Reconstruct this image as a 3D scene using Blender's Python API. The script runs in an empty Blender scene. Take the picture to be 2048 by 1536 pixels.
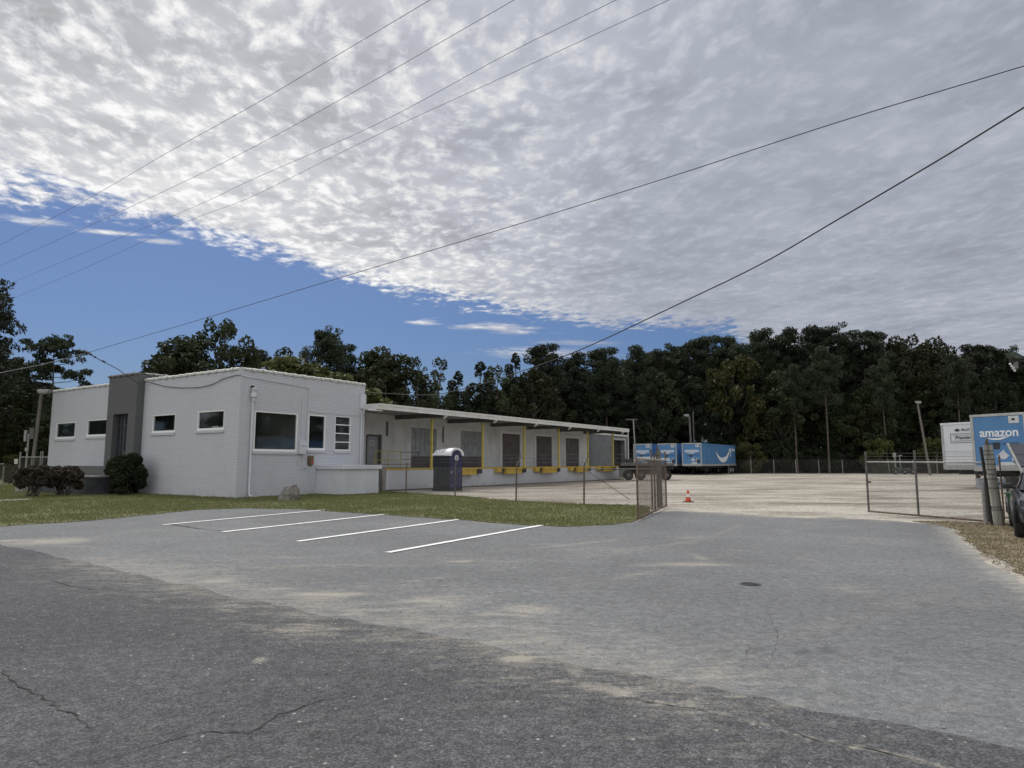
import bpy, bmesh, math, random
import numpy as np
from mathutils import Vector, Matrix
random.seed(7); RNG = np.random.default_rng(11)
scene = bpy.context.scene; COL = scene.collection

# ------------------------------------------------------------------ camera
F, HZ, H = 1350.0, 925.0, 1.6
PITCH = math.atan((HZ - 768) / F); CP, SP = math.cos(PITCH), math.sin(PITCH)
cd = bpy.data.cameras.new('camera'); cam = bpy.data.objects.new('camera', cd); COL.objects.link(cam)
cam.location = (0, 0, H); cam.rotation_euler = (math.pi / 2 + PITCH, 0, 0)
cd.sensor_width = 36; cd.lens = F / 2048 * 36; cd.clip_start = 0.05; cd.clip_end = 3000
scene.camera = cam

# ------------------------------------------------------------------ light
SUN_EL, SUN_AZ = math.radians(56), math.radians(-28)      # azimuth from +Y, negative is left
SUNV = Vector((math.sin(SUN_AZ) * math.cos(SUN_EL), math.cos(SUN_AZ) * math.cos(SUN_EL), math.sin(SUN_EL)))
sd = bpy.data.lights.new('sun', 'SUN'); sd.energy = 1.9; sd.angle = math.radians(16); sd.color = (1, .975, .94)
sun = bpy.data.objects.new('sun', sd); COL.objects.link(sun)
sun.rotation_euler = SUNV.to_track_quat('Z', 'Y').to_euler(); sun.location = (0, 0, 60)
scene.view_settings.view_transform = 'Standard'; scene.view_settings.look = 'None'
scene.view_settings.exposure = 0.0; scene.view_settings.gamma = 1.0

class NT:
    def __init__(s, nt): s.nt = nt; s.N = nt.nodes; s.L = nt.links
    def n(s, t, **k):
        o = s.N.new(t)
        for a, b in k.items(): setattr(o, a, b)
        return o
    def put(s, sock, v):
        if v is None: return
        if hasattr(v, 'is_output') or isinstance(v, bpy.types.NodeSocket): s.L.new(v, sock)
        else:
            if isinstance(v, (tuple, list)) and len(v) == 3 and sock.type == 'RGBA': v = (*v, 1)
            sock.default_value = v
    def m(s, op, a, b=None, c=None, clamp=False):
        o = s.n('ShaderNodeMath', operation=op, use_clamp=clamp)
        s.put(o.inputs[0], a)
        if b is not None: s.put(o.inputs[1], b)
        if c is not None: s.put(o.inputs[2], c)
        return o.outputs[0]
    def vm(s, op, a, b=None):
        o = s.n('ShaderNodeVectorMath', operation=op); s.put(o.inputs[0], a)
        if b is not None: s.put(o.inputs[1], b)
        return o.outputs[1] if op in ('DOT_PRODUCT', 'LENGTH', 'DISTANCE') else o.outputs[0]
    def mix(s, f, a, b, bt='MIX'):
        o = s.n('ShaderNodeMix', data_type='RGBA', blend_type=bt)
        s.put(o.inputs['Factor'] if False else o.inputs[0], f); s.put(o.inputs[6], a); s.put(o.inputs[7], b)
        return o.outputs[2]
    def noise(s, vec, scale, detail=4, rough=.55, dist=0.0):
        o = s.n('ShaderNodeTexNoise'); s.put(o.inputs['Vector'], vec); s.put(o.inputs['Scale'], scale)
        s.put(o.inputs['Detail'], detail); s.put(o.inputs['Roughness'], rough); s.put(o.inputs['Distortion'], dist)
        return o.outputs[0]
    def ramp(s, v, a, b, c0=0.0, c1=1.0, smooth=True):
        o = s.n('ShaderNodeMapRange', interpolation_type='SMOOTHSTEP' if smooth else 'LINEAR')
        for i, q in enumerate((v, a, b, c0, c1)): s.put(o.inputs[i], q)
        return o.outputs[0]
    def scale3(s, vec, sc):
        o = s.n('ShaderNodeVectorMath', operation='MULTIPLY'); s.put(o.inputs[0], vec); s.put(o.inputs[1], sc); return o.outputs[0]

# ------------------------------------------------------------------ sky with a sheet of altocumulus
world = bpy.data.worlds.new('World'); scene.world = world; world.use_nodes = True
w = NT(world.node_tree); w.N.clear()
sky = w.n('ShaderNodeTexSky', sky_type='NISHITA'); sky.sun_disc = False
sky.sun_elevation = SUN_EL; sky.sun_rotation = SUN_AZ % (2 * math.pi)
sky.air_density = 1.0; sky.dust_density = 1.6; sky.ozone_density = 2.5
tc = w.n('ShaderNodeTexCoord'); D = w.vm('NORMALIZE', tc.outputs['Generated'])
sx = w.n('ShaderNodeSeparateXYZ'); w.L.new(D, sx.inputs[0])
zc = w.m('MAXIMUM', sx.outputs[2], .025)
px = w.m('DIVIDE', sx.outputs[0], zc); py = w.m('DIVIDE', sx.outputs[1], zc)
cb = w.n('ShaderNodeCombineXYZ'); w.L.new(px, cb.inputs[0]); w.L.new(py, cb.inputs[1]); Pp = cb.outputs[0]
# far edge of the sheet: y as a function of x on the cloud plane
er = w.n('ShaderNodeValToRGB'); er.color_ramp.interpolation = 'LINEAR'
xs = [(-6, .5), (-3.0, 1.95), (-1.95, 2.66), (-1.62, 2.74), (-1.15, 3.40), (-.85, 3.95), (-.3, 4.35), (.1, 4.7), (.7, 5.1), (1.6, 5.2), (2.3, 6.6), (4, 9.5), (8, 16)]
for i, (a, b) in enumerate(xs):
    p_ = (a + 8) / 16; v_ = b / 16
    e = er.color_ramp.elements[i] if i < 2 else er.color_ramp.elements.new(p_)
    e.position = p_; e.color = (v_, v_, v_, 1)
w.L.new(w.m('DIVIDE', w.m('ADD', px, 8), 16), er.inputs[0])
edge = w.m('MULTIPLY', er.outputs[0], 16)
sd_ = w.m('SUBTRACT', edge, py)                      # > 0 : inside the sheet
warp = w.n('ShaderNodeTexNoise'); w.put(warp.inputs['Vector'], Pp); w.put(warp.inputs['Scale'], 2.3); w.put(warp.inputs['Detail'], 2)
wv = w.n('ShaderNodeVectorMath', operation='MULTIPLY_ADD'); w.L.new(warp.outputs['Color'], wv.inputs[0]); wv.inputs[1].default_value = (.13, .13, 0); w.L.new(Pp, wv.inputs[2])
Pw = wv.outputs[0]
rot = w.n('ShaderNodeVectorRotate'); w.L.new(Pw, rot.inputs[0]); rot.inputs['Angle'].default_value = math.radians(-14)
Pr = w.scale3(rot.outputs[0], (1.0, .72, 1))
nbig = w.noise(Pp, 1.1, 3, .5)
cells = w.n('ShaderNodeTexVoronoi', feature='SMOOTH_F1'); w.put(cells.inputs['Vector'], Pr); w.put(cells.inputs['Scale'], 21); w.put(cells.inputs['Smoothness'], .6); w.put(cells.inputs['Randomness'], 1)
nmid = w.noise(Pr, 11.5, 8, .66, .15)
nfine = w.noise(Pr, 44, 4, .6)
puff = w.m('ADD', w.m('MULTIPLY', w.m('SUBTRACT', 1.0, cells.outputs['Distance']), .20), w.m('ADD', w.m('MULTIPLY', nmid, 1.0), w.m('MULTIPLY', nfine, .10)))   # ~0.4..1.1
edn = w.m('ADD', sd_, w.m('ADD', w.m('MULTIPLY', w.m('SUBTRACT', w.noise(Pp, 4.2, 5, .6), .5), 1.1), w.m('MULTIPLY', w.m('SUBTRACT', puff, .75), 1.3)))
cover = w.ramp(edn, -.10, .42)
# thin gaps of blue near the edge
gap = w.ramp(w.m('ADD', puff, w.m('MULTIPLY', sd_, .30)), .50, .74)
cover = w.m('MULTIPLY', cover, gap)
# stray wisps in the blue
wsp = w.noise(w.scale3(Pp, (1.0, 2.6, 1)), 1.5, 6, .62)
wisp = w.m('MULTIPLY', w.ramp(wsp, .63, .74), w.ramp(sd_, -2.6, -.6))
wisp = w.m('MULTIPLY', wisp, w.ramp(px, -.5, 0.2))
cover = w.m('MAXIMUM', cover, w.m('MULTIPLY', wisp, .75))
# a few separate wisps floating below the edge of the sheet
wn = w.noise(w.scale3(Pp, (1.4, 2.2, 1)), 3.0, 6, .68, .4)
for (wx, wy, rx, ry, ws) in ((-.62, 4.78, .16, .12, .9), (-.12, 4.95, .36, .16, 1.0), (.02, 5.12, .2, .12, .9), (.32, 6.15, .65, .35, .9), (-1.75, 2.86, .14, .05, .9), (-1.6, 2.98, .10, .05, .8), (.55, 5.6, .5, .16, .6), (-1.98, 2.72, .16, .06, .8)):
    gx = w.m('DIVIDE', w.m('SUBTRACT', px, wx), rx); gy = w.m('DIVIDE', w.m('SUBTRACT', w.m('ADD', py, w.m('MULTIPLY', px, -.12)), wy - .12 * wx), ry)
    gg = w.m('EXPONENT', w.m('MULTIPLY', w.m('ADD', w.m('MULTIPLY', gx, gx), w.m('MULTIPLY', gy, gy)), -1.0))
    cover = w.m('MAXIMUM', cover, w.m('MULTIPLY', w.ramp(w.m('ADD', gg, w.m('MULTIPLY', w.m('SUBTRACT', wn, .5), 1.9)), .30, 1.2), ws))
cover = w.m('MULTIPLY', cover, w.ramp(sx.outputs[2], .005, .05))
# brightness: light coming through the sheet, stronger towards the sun and raised behind the camera
sdot = w.vm('DOT_PRODUCT', D, tuple(SUNV))
glow = w.ramp(sdot, .55, .97, 0, 1)
aureole = w.m('POWER', w.ramp(sdot, .925, 1.0, 0, 1, False), 1.5)
leftness = w.ramp(px, .9, -1.0)                       # sheet is thinner to the left, thicker and smoother to the right
contrast = w.m('ADD', .10, w.m('MULTIPLY', leftness, .46))
mid_ = w.m('MULTIPLY', w.ramp(py, .2, 1.2), w.ramp(sd_, 2.6, .6, .25, 1))
tx = w.m('MULTIPLY', w.m('SUBTRACT', w.ramp(puff, .56, .90), .5), w.m('MULTIPLY', contrast, 1.0))
soft_ = w.m('SUBTRACT', w.noise(w.scale3(Pw, (1.0, .8, 1)), 3.4, 4, .55), .5); tx = w.m('ADD', tx, w.m('MULTIPLY', soft_, w.m('ADD', .30, w.m('MULTIPLY', leftness, .35))))
big = w.m('MULTIPLY', w.m('SUBTRACT', nbig, .5), w.m('ADD', .20, w.m('MULTIPLY', leftness, .45)))
br = w.m('ADD', w.m('ADD', w.m('MULTIPLY', glow, .06), .40), w.m('ADD', tx, big))
br = w.m('ADD', br, w.m('ADD', w.m('MULTIPLY', leftness, .38), w.ramp(py, .9, -1.2, 0, .42)))  # unseen sheet behind the camera gets added brightness to light the walls
rimb = w.ramp(sd_, 1.6, .1); br = w.m('ADD', br, w.m('MULTIPLY', w.m('MULTIPLY', rimb, w.ramp(px, 1.6, -.4)), .13))
br = w.m('ADD', .30, w.m('MULTIPLY', w.ramp(br, .22, 1.0, 0, 1, False), .66))
br = w.m('ADD', br, w.m('MULTIPLY', aureole, 3.0))
ccol = w.mix(w.m('MAXIMUM', w.ramp(br, .38, .80), w.m('MULTIPLY', leftness, .75)), (.88, .94, 1.12, 1), (1.0, 1.0, 1.01, 1))
sc_ = w.n('ShaderNodeVectorMath', operation='SCALE'); w.L.new(ccol, sc_.inputs[0]); w.L.new(w.m('MULTIPLY', br, 10.0), sc_.inputs['Scale'])
skc = w.mix(1.0, sky.outputs[0], (.37, .475, .67, 1), 'MULTIPLY')
col = w.mix(cover, skc, sc_.outputs[0])
bg = w.n('ShaderNodeBackground'); w.L.new(col, bg.inputs[0]); bg.inputs[1].default_value = .1
wo = w.n('ShaderNodeOutputWorld'); w.L.new(bg.outputs[0], wo.inputs[0])

# ------------------------------------------------------------------ helpers
def ray(x, y):
    u = (x - 1024) / F; v = (768 - y) / F
    return Vector((u, CP - v * SP, SP + v * CP))
def G(x, y, z=0.0):
    r = ray(x, y); t = (z - H) / r.z; return Vector((r.x * t, r.y * t, z))
def AT(x, y, Y):
    r = ray(x, y); t = Y / r.y; return Vector((r.x * t, Y, H + r.z * t))
R2 = Vector((.5482656, .8363042)); L2 = Vector((-.8363042, .5482656)); C0 = Vector((-12.4695, 30.8044))
ANG = math.atan2(R2.y, R2.x)
def W(a, b, z=0): return Vector((C0.x + R2.x * a + L2.x * b, C0.y + R2.y * a + L2.y * b, z))

def tag(o, label=None, cat=None, group=None, kind=None):
    if label: o['label'] = label
    if cat: o['category'] = cat
    if group: o['group'] = group
    if kind: o['kind'] = kind
    return o
def empty(name, loc=(0, 0, 0), rz=0.0, label=None, cat=None, group=None):
    o = bpy.data.objects.new(name, None); COL.objects.link(o); o.location = loc; o.rotation_euler = (0, 0, rz)
    o.empty_display_size = .3
    return tag(o, label, cat, group)
def link(name, mesh, parent=None, loc=None, rot=None, sc=None):
    o = bpy.data.objects.new(name, mesh); COL.objects.link(o)
    if parent is not None: o.parent = parent
    if loc is not None: o.location = loc
    if rot is not None: o.rotation_euler = rot
    if sc is not None: o.scale = sc if hasattr(sc, '__len__') else (sc,) * 3
    return o
def copy_tree(o, parent=None):
    c = o.copy(); COL.objects.link(c); c.parent = parent
    for ch in list(o.children): copy_tree(ch, c)
    return c

class MB:
    def __init__(s): s.v = []; s.f = []
    def add(s, vs, fs):
        k = len(s.v); s.v += [tuple(p) for p in vs]; s.f += [tuple(i + k for i in f) for f in fs]; return s
    def box(s, x0, x1, y0, y1, z0, z1):
        return s.add([(x0, y0, z0), (x1, y0, z0), (x1, y1, z0), (x0, y1, z0), (x0, y0, z1), (x1, y0, z1), (x1, y1, z1), (x0, y1, z1)],
                     [(0, 3, 2, 1), (4, 5, 6, 7), (0, 1, 5, 4), (1, 2, 6, 5), (2, 3, 7, 6), (3, 0, 4, 7)])
    def hull8(s, p): return s.add(p, [(0, 3, 2, 1), (4, 5, 6, 7), (0, 1, 5, 4), (1, 2, 6, 5), (2, 3, 7, 6), (3, 0, 4, 7)])
    def bar(s, p, q, wd, ht=None, up=(0, 0, 1)):
        ht = ht or wd; p = Vector(p); q = Vector(q); d = (q - p).normalized(); u = Vector(up)
        if abs(d.dot(u)) > .95: u = Vector((1, 0, 0))
        a = d.cross(u).normalized() * (wd / 2); b = a.cross(d).normalized() * (ht / 2)
        return s.hull8([p - a - b, p + a - b, q + a - b, q - a - b, p - a + b, p + a + b, q + a + b, q - a + b])
    def tube(s, pts, r, n=8, cap=True):
        pts = [Vector(p) for p in pts]; rr = r if hasattr(r, '__len__') else [r] * len(pts); k = len(s.v); prev = None
        for i, p in enumerate(pts):
            d = (pts[min(i + 1, len(pts) - 1)] - pts[max(i - 1, 0)]).normalized()
            if prev is None: a = d.orthogonal().normalized()
            else: a = (prev - d * prev.dot(d)).normalized()
            prev = a; b = d.cross(a)
            for j in range(n):
                t = 2 * math.pi * j / n; s.v.append(tuple(p + (a * math.cos(t) + b * math.sin(t)) * rr[i]))
        for i in range(len(pts) - 1):
            for j in range(n):
                s.f.append((k + i * n + j, k + i * n + (j + 1) % n, k + (i + 1) * n + (j + 1) % n, k + (i + 1) * n + j))
        if cap: s.f.append(tuple(k + j for j in range(n))[::-1]); s.f.append(tuple(k + (len(pts) - 1) * n + j for j in range(n)))
        return s
    def lathe(s, prof, n=20, c=(0, 0, 0)):
        k = len(s.v)
        for r, z in prof:
            for j in range(n):
                t = 2 * math.pi * j / n; s.v.append((c[0] + r * math.cos(t), c[1] + r * math.sin(t), c[2] + z))
        for i in range(len(prof) - 1):
            for j in range(n): s.f.append((k + i * n + j, k + i * n + (j + 1) % n, k + (i + 1) * n + (j + 1) % n, k + (i + 1) * n + j))
        return s
    def prism(s, poly, fn, d0, d1):
        n = len(poly); k = len(s.v)
        for d in (d0, d1):
            for p in poly: s.v.append(tuple(fn(p[0], p[1], d)))
        s.f.append(tuple(range(k, k + n))); s.f.append(tuple(range(k + 2 * n - 1, k + n - 1, -1)))
        for i in range(n): s.f.append((k + i, k + (i + 1) % n, k + n + (i + 1) % n, k + n + i))
        return s
    def mesh(s, name, mat, smooth=False, bevel=0):
        me = bpy.data.meshes.new(name); me.from_pydata(s.v, [], s.f); me.materials.append(mat)
        if len(s.f) < 4000:
            bm = bmesh.new(); bm.from_mesh(me); bmesh.ops.recalc_face_normals(bm, faces=bm.faces); bm.to_mesh(me); bm.free()
        if smooth:
            me.polygons.foreach_set('use_smooth', [True] * len(me.polygons))
            try: me.set_sharp_from_angle(angle=math.radians(40))
            except Exception: pass
        me.update(); return me
    def build(s, name, mat, parent=None, smooth=False, bevel=0, **k):
        o = link(name, s.mesh(name, mat, smooth), parent, **k)
        if bevel:
            b = o.modifiers.new('bevel', 'BEVEL'); b.width = bevel; b.segments = 2; b.limit_method = 'ANGLE'
        return o
def XZ(x, z, d): return (x, d, z)

# ------------------------------------------------------------------ materials
def pmat(name, c1, c2=None, scale=3.0, rough=.7, bump=0.0, bscale=40.0, metal=0.0, detail=5, coord='Object', lo=.35, hi=.65, spec=.5, trans=0, strip=None, dirt=None, coat=0):
    m = bpy.data.materials.new(name); m.use_nodes = True; t = NT(m.node_tree); b = m.node_tree.nodes['Principled BSDF']
    tcn = t.n('ShaderNodeTexCoord'); vec = tcn.outputs[coord]
    if strip: vec = t.scale3(vec, strip)
    c2 = c2 or tuple(x * .86 for x in c1)
    nz = t.noise(vec, scale, detail); f = t.ramp(nz, lo, hi)
    colr = t.mix(f, (*c1, 1), (*c2, 1))
    if dirt:
        d = t.ramp(t.noise(t.scale3(tcn.outputs[coord], (1, 1, .3)), dirt[1], 6, .65), dirt[2], dirt[3])
        colr = t.mix(t.m('MULTIPLY', d, dirt[4]), colr, (*dirt[0], 1))
    t.put(b.inputs['Base Color'], colr)
    t.put(b.inputs['Roughness'], t.ramp(nz, .3, .7, max(0, rough - .07), min(1, rough + .07)))
    b.inputs['Metallic'].default_value = metal; b.inputs['Specular IOR Level'].default_value = spec
    if coat: b.inputs['Coat Weight'].default_value = coat; b.inputs['Coat Roughness'].default_value = .08
    if bump:
        bn = t.n('ShaderNodeBump'); bn.inputs['Strength'].default_value = bump; bn.inputs['Distance'].default_value = .01
        t.L.new(t.noise(tcn.outputs[coord], bscale, 4), bn.inputs['Height']); t.L.new(bn.outputs[0], b.inputs['Normal'])
    return m

def brick_paint(name, base, dark, dirtc, bumpd=.006):
    m = bpy.data.materials.new(name); m.use_nodes = True; t = NT(m.node_tree); b = m.node_tree.nodes['Principled BSDF']
    tcn = t.n('ShaderNodeTexCoord'); s = t.n('ShaderNodeSeparateXYZ'); t.L.new(tcn.outputs['Object'], s.inputs[0])
    c = t.n('ShaderNodeCombineXYZ'); t.L.new(t.m('ADD', s.outputs[0], s.outputs[1]), c.inputs[0]); t.L.new(s.outputs[2], c.inputs[1])
    br = t.n('ShaderNodeTexBrick'); t.L.new(c.outputs[0], br.inputs['Vector']); br.inputs['Scale'].default_value = 1.0
    br.inputs['Brick Width'].default_value = .205; br.inputs['Row Height'].default_value = .072; br.inputs['Mortar Size'].default_value = .010
    br.inputs['Mortar Smooth'].default_value = .6
    br.inputs['Color1'].default_value = (*base, 1); br.inputs['Color2'].default_value = (*[x * .955 for x in base], 1); br.inputs['Mortar'].default_value = (*dark, 1)
    # faint horizontal unevenness of courses
    rows = t.noise(t.scale3(c.outputs[0], (.55, 14, 1)), 1.0, 3, .6)
    colr = t.mix(t.ramp(rows, .35, .70, 0, .34), br.outputs[0], (*dark, 1))
    st = t.ramp(t.noise(t.scale3(tcn.outputs['Object'], (1, 1, .35)), .9, 6, .65), .52, .85, 0, .30)
    low = t.ramp(s.outputs[2], .5, 0.0, 0, .5)
    low = t.m('MULTIPLY', low, t.ramp(t.noise(tcn.outputs['Object'], 3.0, 5), .4, .65))
    drip = t.m('MULTIPLY', t.ramp(t.noise(t.scale3(tcn.outputs['Object'], (4.5, 4.5, .12)), 1.0, 5, .6), .56, .74, 0, .55), t.ramp(t.noise(tcn.outputs['Object'], .8, 4), .42, .62))
    colr = t.mix(t.m('MAXIMUM', t.m('MAXIMUM', st, low), drip), colr, (*dirtc, 1))
    t.put(b.inputs['Base Color'], colr); b.inputs['Roughness'].default_value = .62
    bn = t.n('ShaderNodeBump'); bn.inputs['Strength'].default_value = .9; bn.inputs['Distance'].default_value = bumpd * 2
    hh = t.m('ADD', t.m('SUBTRACT', 1.0, br.outputs['Fac']), t.m('MULTIPLY', t.noise(tcn.outputs['Object'], 22, 4), .8))
    t.L.new(hh, bn.inputs['Height']); t.L.new(bn.outputs[0], b.inputs['Normal'])
    return m

M = {}
M['brick'] = brick_paint('white_painted_brick', (.66, .68, .735), (.49, .51, .555), (.44, .44, .44))
M['brick_dock'] = brick_paint('white_painted_block', (.72, .74, .79), (.58, .60, .64), (.40, .39, .37))
M['brick_grey'] = brick_paint('grey_painted_brick', (.135, .139, .142), (.105, .108, .11), (.10, .10, .10))
M['smooth_white'] = pmat('white_render', (.64, .66, .71), (.58, .60, .64), 1.2, .65, .25, 30, dirt=((.42, .42, .42), 1.5, .52, .8, .4))
M['under_white'] = pmat('dock_wall_paint', (.70, .71, .71), (.62, .63, .63), .8, .7, .25, 25, dirt=((.30, .30, .29), 1.3, .48, .8, .5))
M['trim'] = pmat('white_trim', (.84, .84, .84), (.78, .78, .78), 4, .5, .08, 30)
M['frame_white'] = pmat('window_frame_white', (.90, .90, .90), (.86, .86, .86), 4, .4)
M['fascia'] = pmat('fascia_metal', (.72, .72, .69), (.64, .64, .61), 1.5, .5, .05, 20, dirt=((.35, .35, .32), 2.5, .5, .8, .5))
M['soffit'] = pmat('soffit', (.38, .39, .39), (.30, .31, .31), 1.0, .8, .2, 20)
M['beam'] = pmat('dark_beam', (.16, .165, .165), (.11, .115, .115), 2, .7)
M['coping'] = pmat('coping_glaze', (.66, .66, .63), (.45, .45, .42), 3, .5, .2, 20)
M['coping_dark'] = pmat('coping_dark', (.14, .14, .13), (.09, .09, .085), 3, .5, .2, 20)
M['yellow'] = pmat('yellow_paint', (.64, .42, .03), (.52, .34, .03), 3, .55, .2, 30, dirt=((.12, .09, .04), 4, .55, .8, .7))
M['yellow_pale'] = pmat('pale_yellow_paint', (.62, .52, .12), (.52, .43, .10), 3, .55, .1, 30)
M['rubber'] = pmat('black_rubber', (.018, .018, .02), (.03, .03, .03), 8, .85, .2, 40)
M['roof_top'] = pmat('roof_membrane', (.35, .35, .34), (.28, .28, .27), .6, .8, .2, 10)
M['brown_door'] = pmat('brown_door', (.125, .102, .105), (.095, .078, .082), 2, .55, .1, 20, dirt=((.13, .12, .12), 3, .5, .8, .5))
M['grey_door'] = pmat('grey_strip_door', (.34, .36, .38), (.25, .27, .29), 2.2, .45, .1, 20)
M['annex'] = pmat('grey_block', (.17, .18, .187), (.14, .15, .155), 1.2, .75, .3, 20)
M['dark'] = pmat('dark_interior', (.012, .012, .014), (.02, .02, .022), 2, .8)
M['charcoal'] = pmat('charcoal_siding', (.045, .048, .06), (.03, .032, .042), 3, .5, .1, 20)
M['navy_wall'] = pmat('dark_ramp_wall', (.075, .078, .09), (.05, .052, .062), 1.5, .7, .3, 20)
M['concrete'] = pmat('concrete', (.32, .31, .29), (.24, .235, .22), 2.0, .85, .35, 40, dirt=((.16, .15, .14), 2, .5, .8, .6))
M['galv'] = pmat('galvanised_steel', (.36, .36, .35), (.25, .25, .24), 9, .5, .1, 60, metal=.35)
M['galv_dark'] = pmat('weathered_steel', (.16, .155, .15), (.10, .095, .09), 9, .6, .1, 60, metal=.3)
M['rust'] = pmat('rusty_steel', (.20, .145, .115), (.11, .078, .06), 14, .8, .3, 60, metal=.15, lo=.4, hi=.6)
M['mesh_rust'] = pmat('rusty_wire', (.13, .10, .082), (.09, .07, .058), 10, .8)
M['mesh_galv'] = pmat('grey_wire', (.20, .195, .19), (.14, .135, .13), 10, .7)
M['wire'] = pmat('black_cable', (.03, .03, .032), (.045, .045, .045), 3, .7)
M['wire_al'] = pmat('grey_cable', (.16, .16, .17), (.12, .12, .13), 3, .6)
M['wood_pole'] = pmat('weathered_wood', (.19, .175, .155), (.11, .10, .09), 2.2, .9, .5, 14, strip=(9, 9, .6))
M['wood_post'] = pmat('old_post_wood', (.36, .35, .31), (.22, .215, .19), 1.6, .9, .6, 14, strip=(14, 14, .8), dirt=((.09, .09, .075), 5, .45, .75, .6))
M['bark'] = pmat('bark', (.135, .112, .092), (.075, .062, .052), 2.5, .95, .6, 8, strip=(4, 4, .7))
M['cone'] = pmat('orange_plastic', (.62, .08, .02), (.52, .06, .02), 4, .5)
M['reflect'] = pmat('white_band', (.75, .74, .72), (.62, .6, .58), 5, .4)
M['navy_plastic'] = pmat('navy_plastic', (.022, .022, .085), (.016, .016, .06), 3, .45, .15, 20)
M['slate_plastic'] = pmat('slate_plastic', (.030, .037, .045), (.024, .029, .036), 3, .5, .15, 20)
M['white_plastic'] = pmat('white_plastic', (.60, .62, .65), (.52, .54, .57), 4, .4)
M['roof_white'] = pmat('white_roof_plastic', (.78, .79, .82), (.72, .73, .76), 4, .4)
M['rock'] = pmat('rock', (.25, .24, .22), (.16, .152, .14), 3.5, .95, .9, 9, lo=.4, hi=.6)
M['t_blue'] = pmat('trailer_blue', (.092, .235, .46), (.08, .21, .42), .9, .38, .03, 8, dirt=((.10, .20, .36), 1.6, .5, .85, .35))
M['t_white'] = pmat('trailer_white', (.70, .72, .74), (.64, .66, .68), .8, .4, .03, 8, dirt=((.38, .38, .37), 1.6, .5, .8, .5))
M['t_trim'] = pmat('trailer_aluminium', (.48, .49, .49), (.38, .39, .38), 3, .45, .05, 20, metal=.3)
M['chassis'] = pmat('chassis_black', (.02, .02, .02), (.035, .03, .028), 4, .7)
M['logo_white'] = pmat('logo_white', (.80, .82, .84), (.74, .76, .78), 3, .45)
M['logo_black'] = pmat('logo_black', (.02, .025, .035), (.03, .035, .045), 3, .5)
M['logo_navy'] = pmat('logo_navy', (.02, .06, .14), (.03, .07, .15), 3, .5)
M['line'] = pmat('road_paint_white', (.86, .86, .85), (.78, .78, .77), 5, .75, .2, 60, lo=.45, hi=.62, dirt=((.32, .32, .32), 18, .62, .72, .7))
M['crack'] = pmat('crack_fill', (.018, .018, .018), (.06, .058, .052), 9, .95, lo=.45, hi=.6)
M['iron'] = pmat('cast_iron', (.095, .095, .095), (.065, .065, .065), 12, .65, .3, 30, metal=.4)
M['car'] = pmat('car_paint_grey', (.055, .057, .06), (.05, .052, .055), 2, .28, metal=.55, coat=.6)
M['car_trim'] = pmat('car_black_plastic', (.015, .015, .016), (.022, .022, .022), 6, .6)
M['alloy'] = pmat('alloy', (.32, .32, .33), (.26, .26, .27), 6, .35, metal=.7)
M['green_plastic'] = pmat('green_bin', (.03, .13, .07), (.025, .10, .055), 4, .55)
M['solar'] = pmat('solar_cell', (.045, .042, .05), (.035, .033, .04), 4, .25)
M['machine_green'] = pmat('machine_green', (.05, .085, .06), (.04, .06, .045), 5, .6)
M['notice'] = pmat('notice_paper', (.66, .65, .62), (.58, .57, .55), 3, .6)
M['brown_box'] = pmat('brown_box', (.16, .12, .07), (.11, .08, .05), 5, .6)
M['orange_tag'] = pmat('orange_tag', (.40, .09, .04), (.33, .08, .04), 5, .6)
M['beads'] = pmat('white_lamp_glass', (.75, .75, .72), (.65, .65, .62), 5, .2)
def glass_mat():
    m = bpy.data.materials.new('window_glass'); m.use_nodes = True; t = NT(m.node_tree); b = m.node_tree.nodes['Principled BSDF']
    tcn = t.n('ShaderNodeTexCoord'); b.inputs['Roughness'].default_value = .03; b.inputs['IOR'].default_value = 1.5
    b.inputs['Base Color'].default_value = (.9, .95, .95, 1); b.inputs['Transmission Weight'].default_value = 1.0
    bn = t.n('ShaderNodeBump'); bn.inputs['Strength'].default_value = .05; bn.inputs['Distance'].default_value = .02
    t.L.new(t.noise(tcn.outputs['Object'], 1.3, 2), bn.inputs['Height']); t.L.new(bn.outputs[0], b.inputs['Normal'])
    return m
M['glass'] = glass_mat()
M['car_glass'] = pmat('car_glass', (.012, .014, .016), (.016, .018, .02), 2, .06, coat=.3)
M['room'] = pmat('room_paint', (.45, .45, .43), (.38, .38, .36), 1, .9)
M['room_dark'] = pmat('room_shade', (.045, .045, .045), (.03, .03, .03), 1, .9)
M['blind_blue'] = pmat('blue_screen', (.06, .13, .20), (.08, .16, .22), 1.5, .6)

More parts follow.
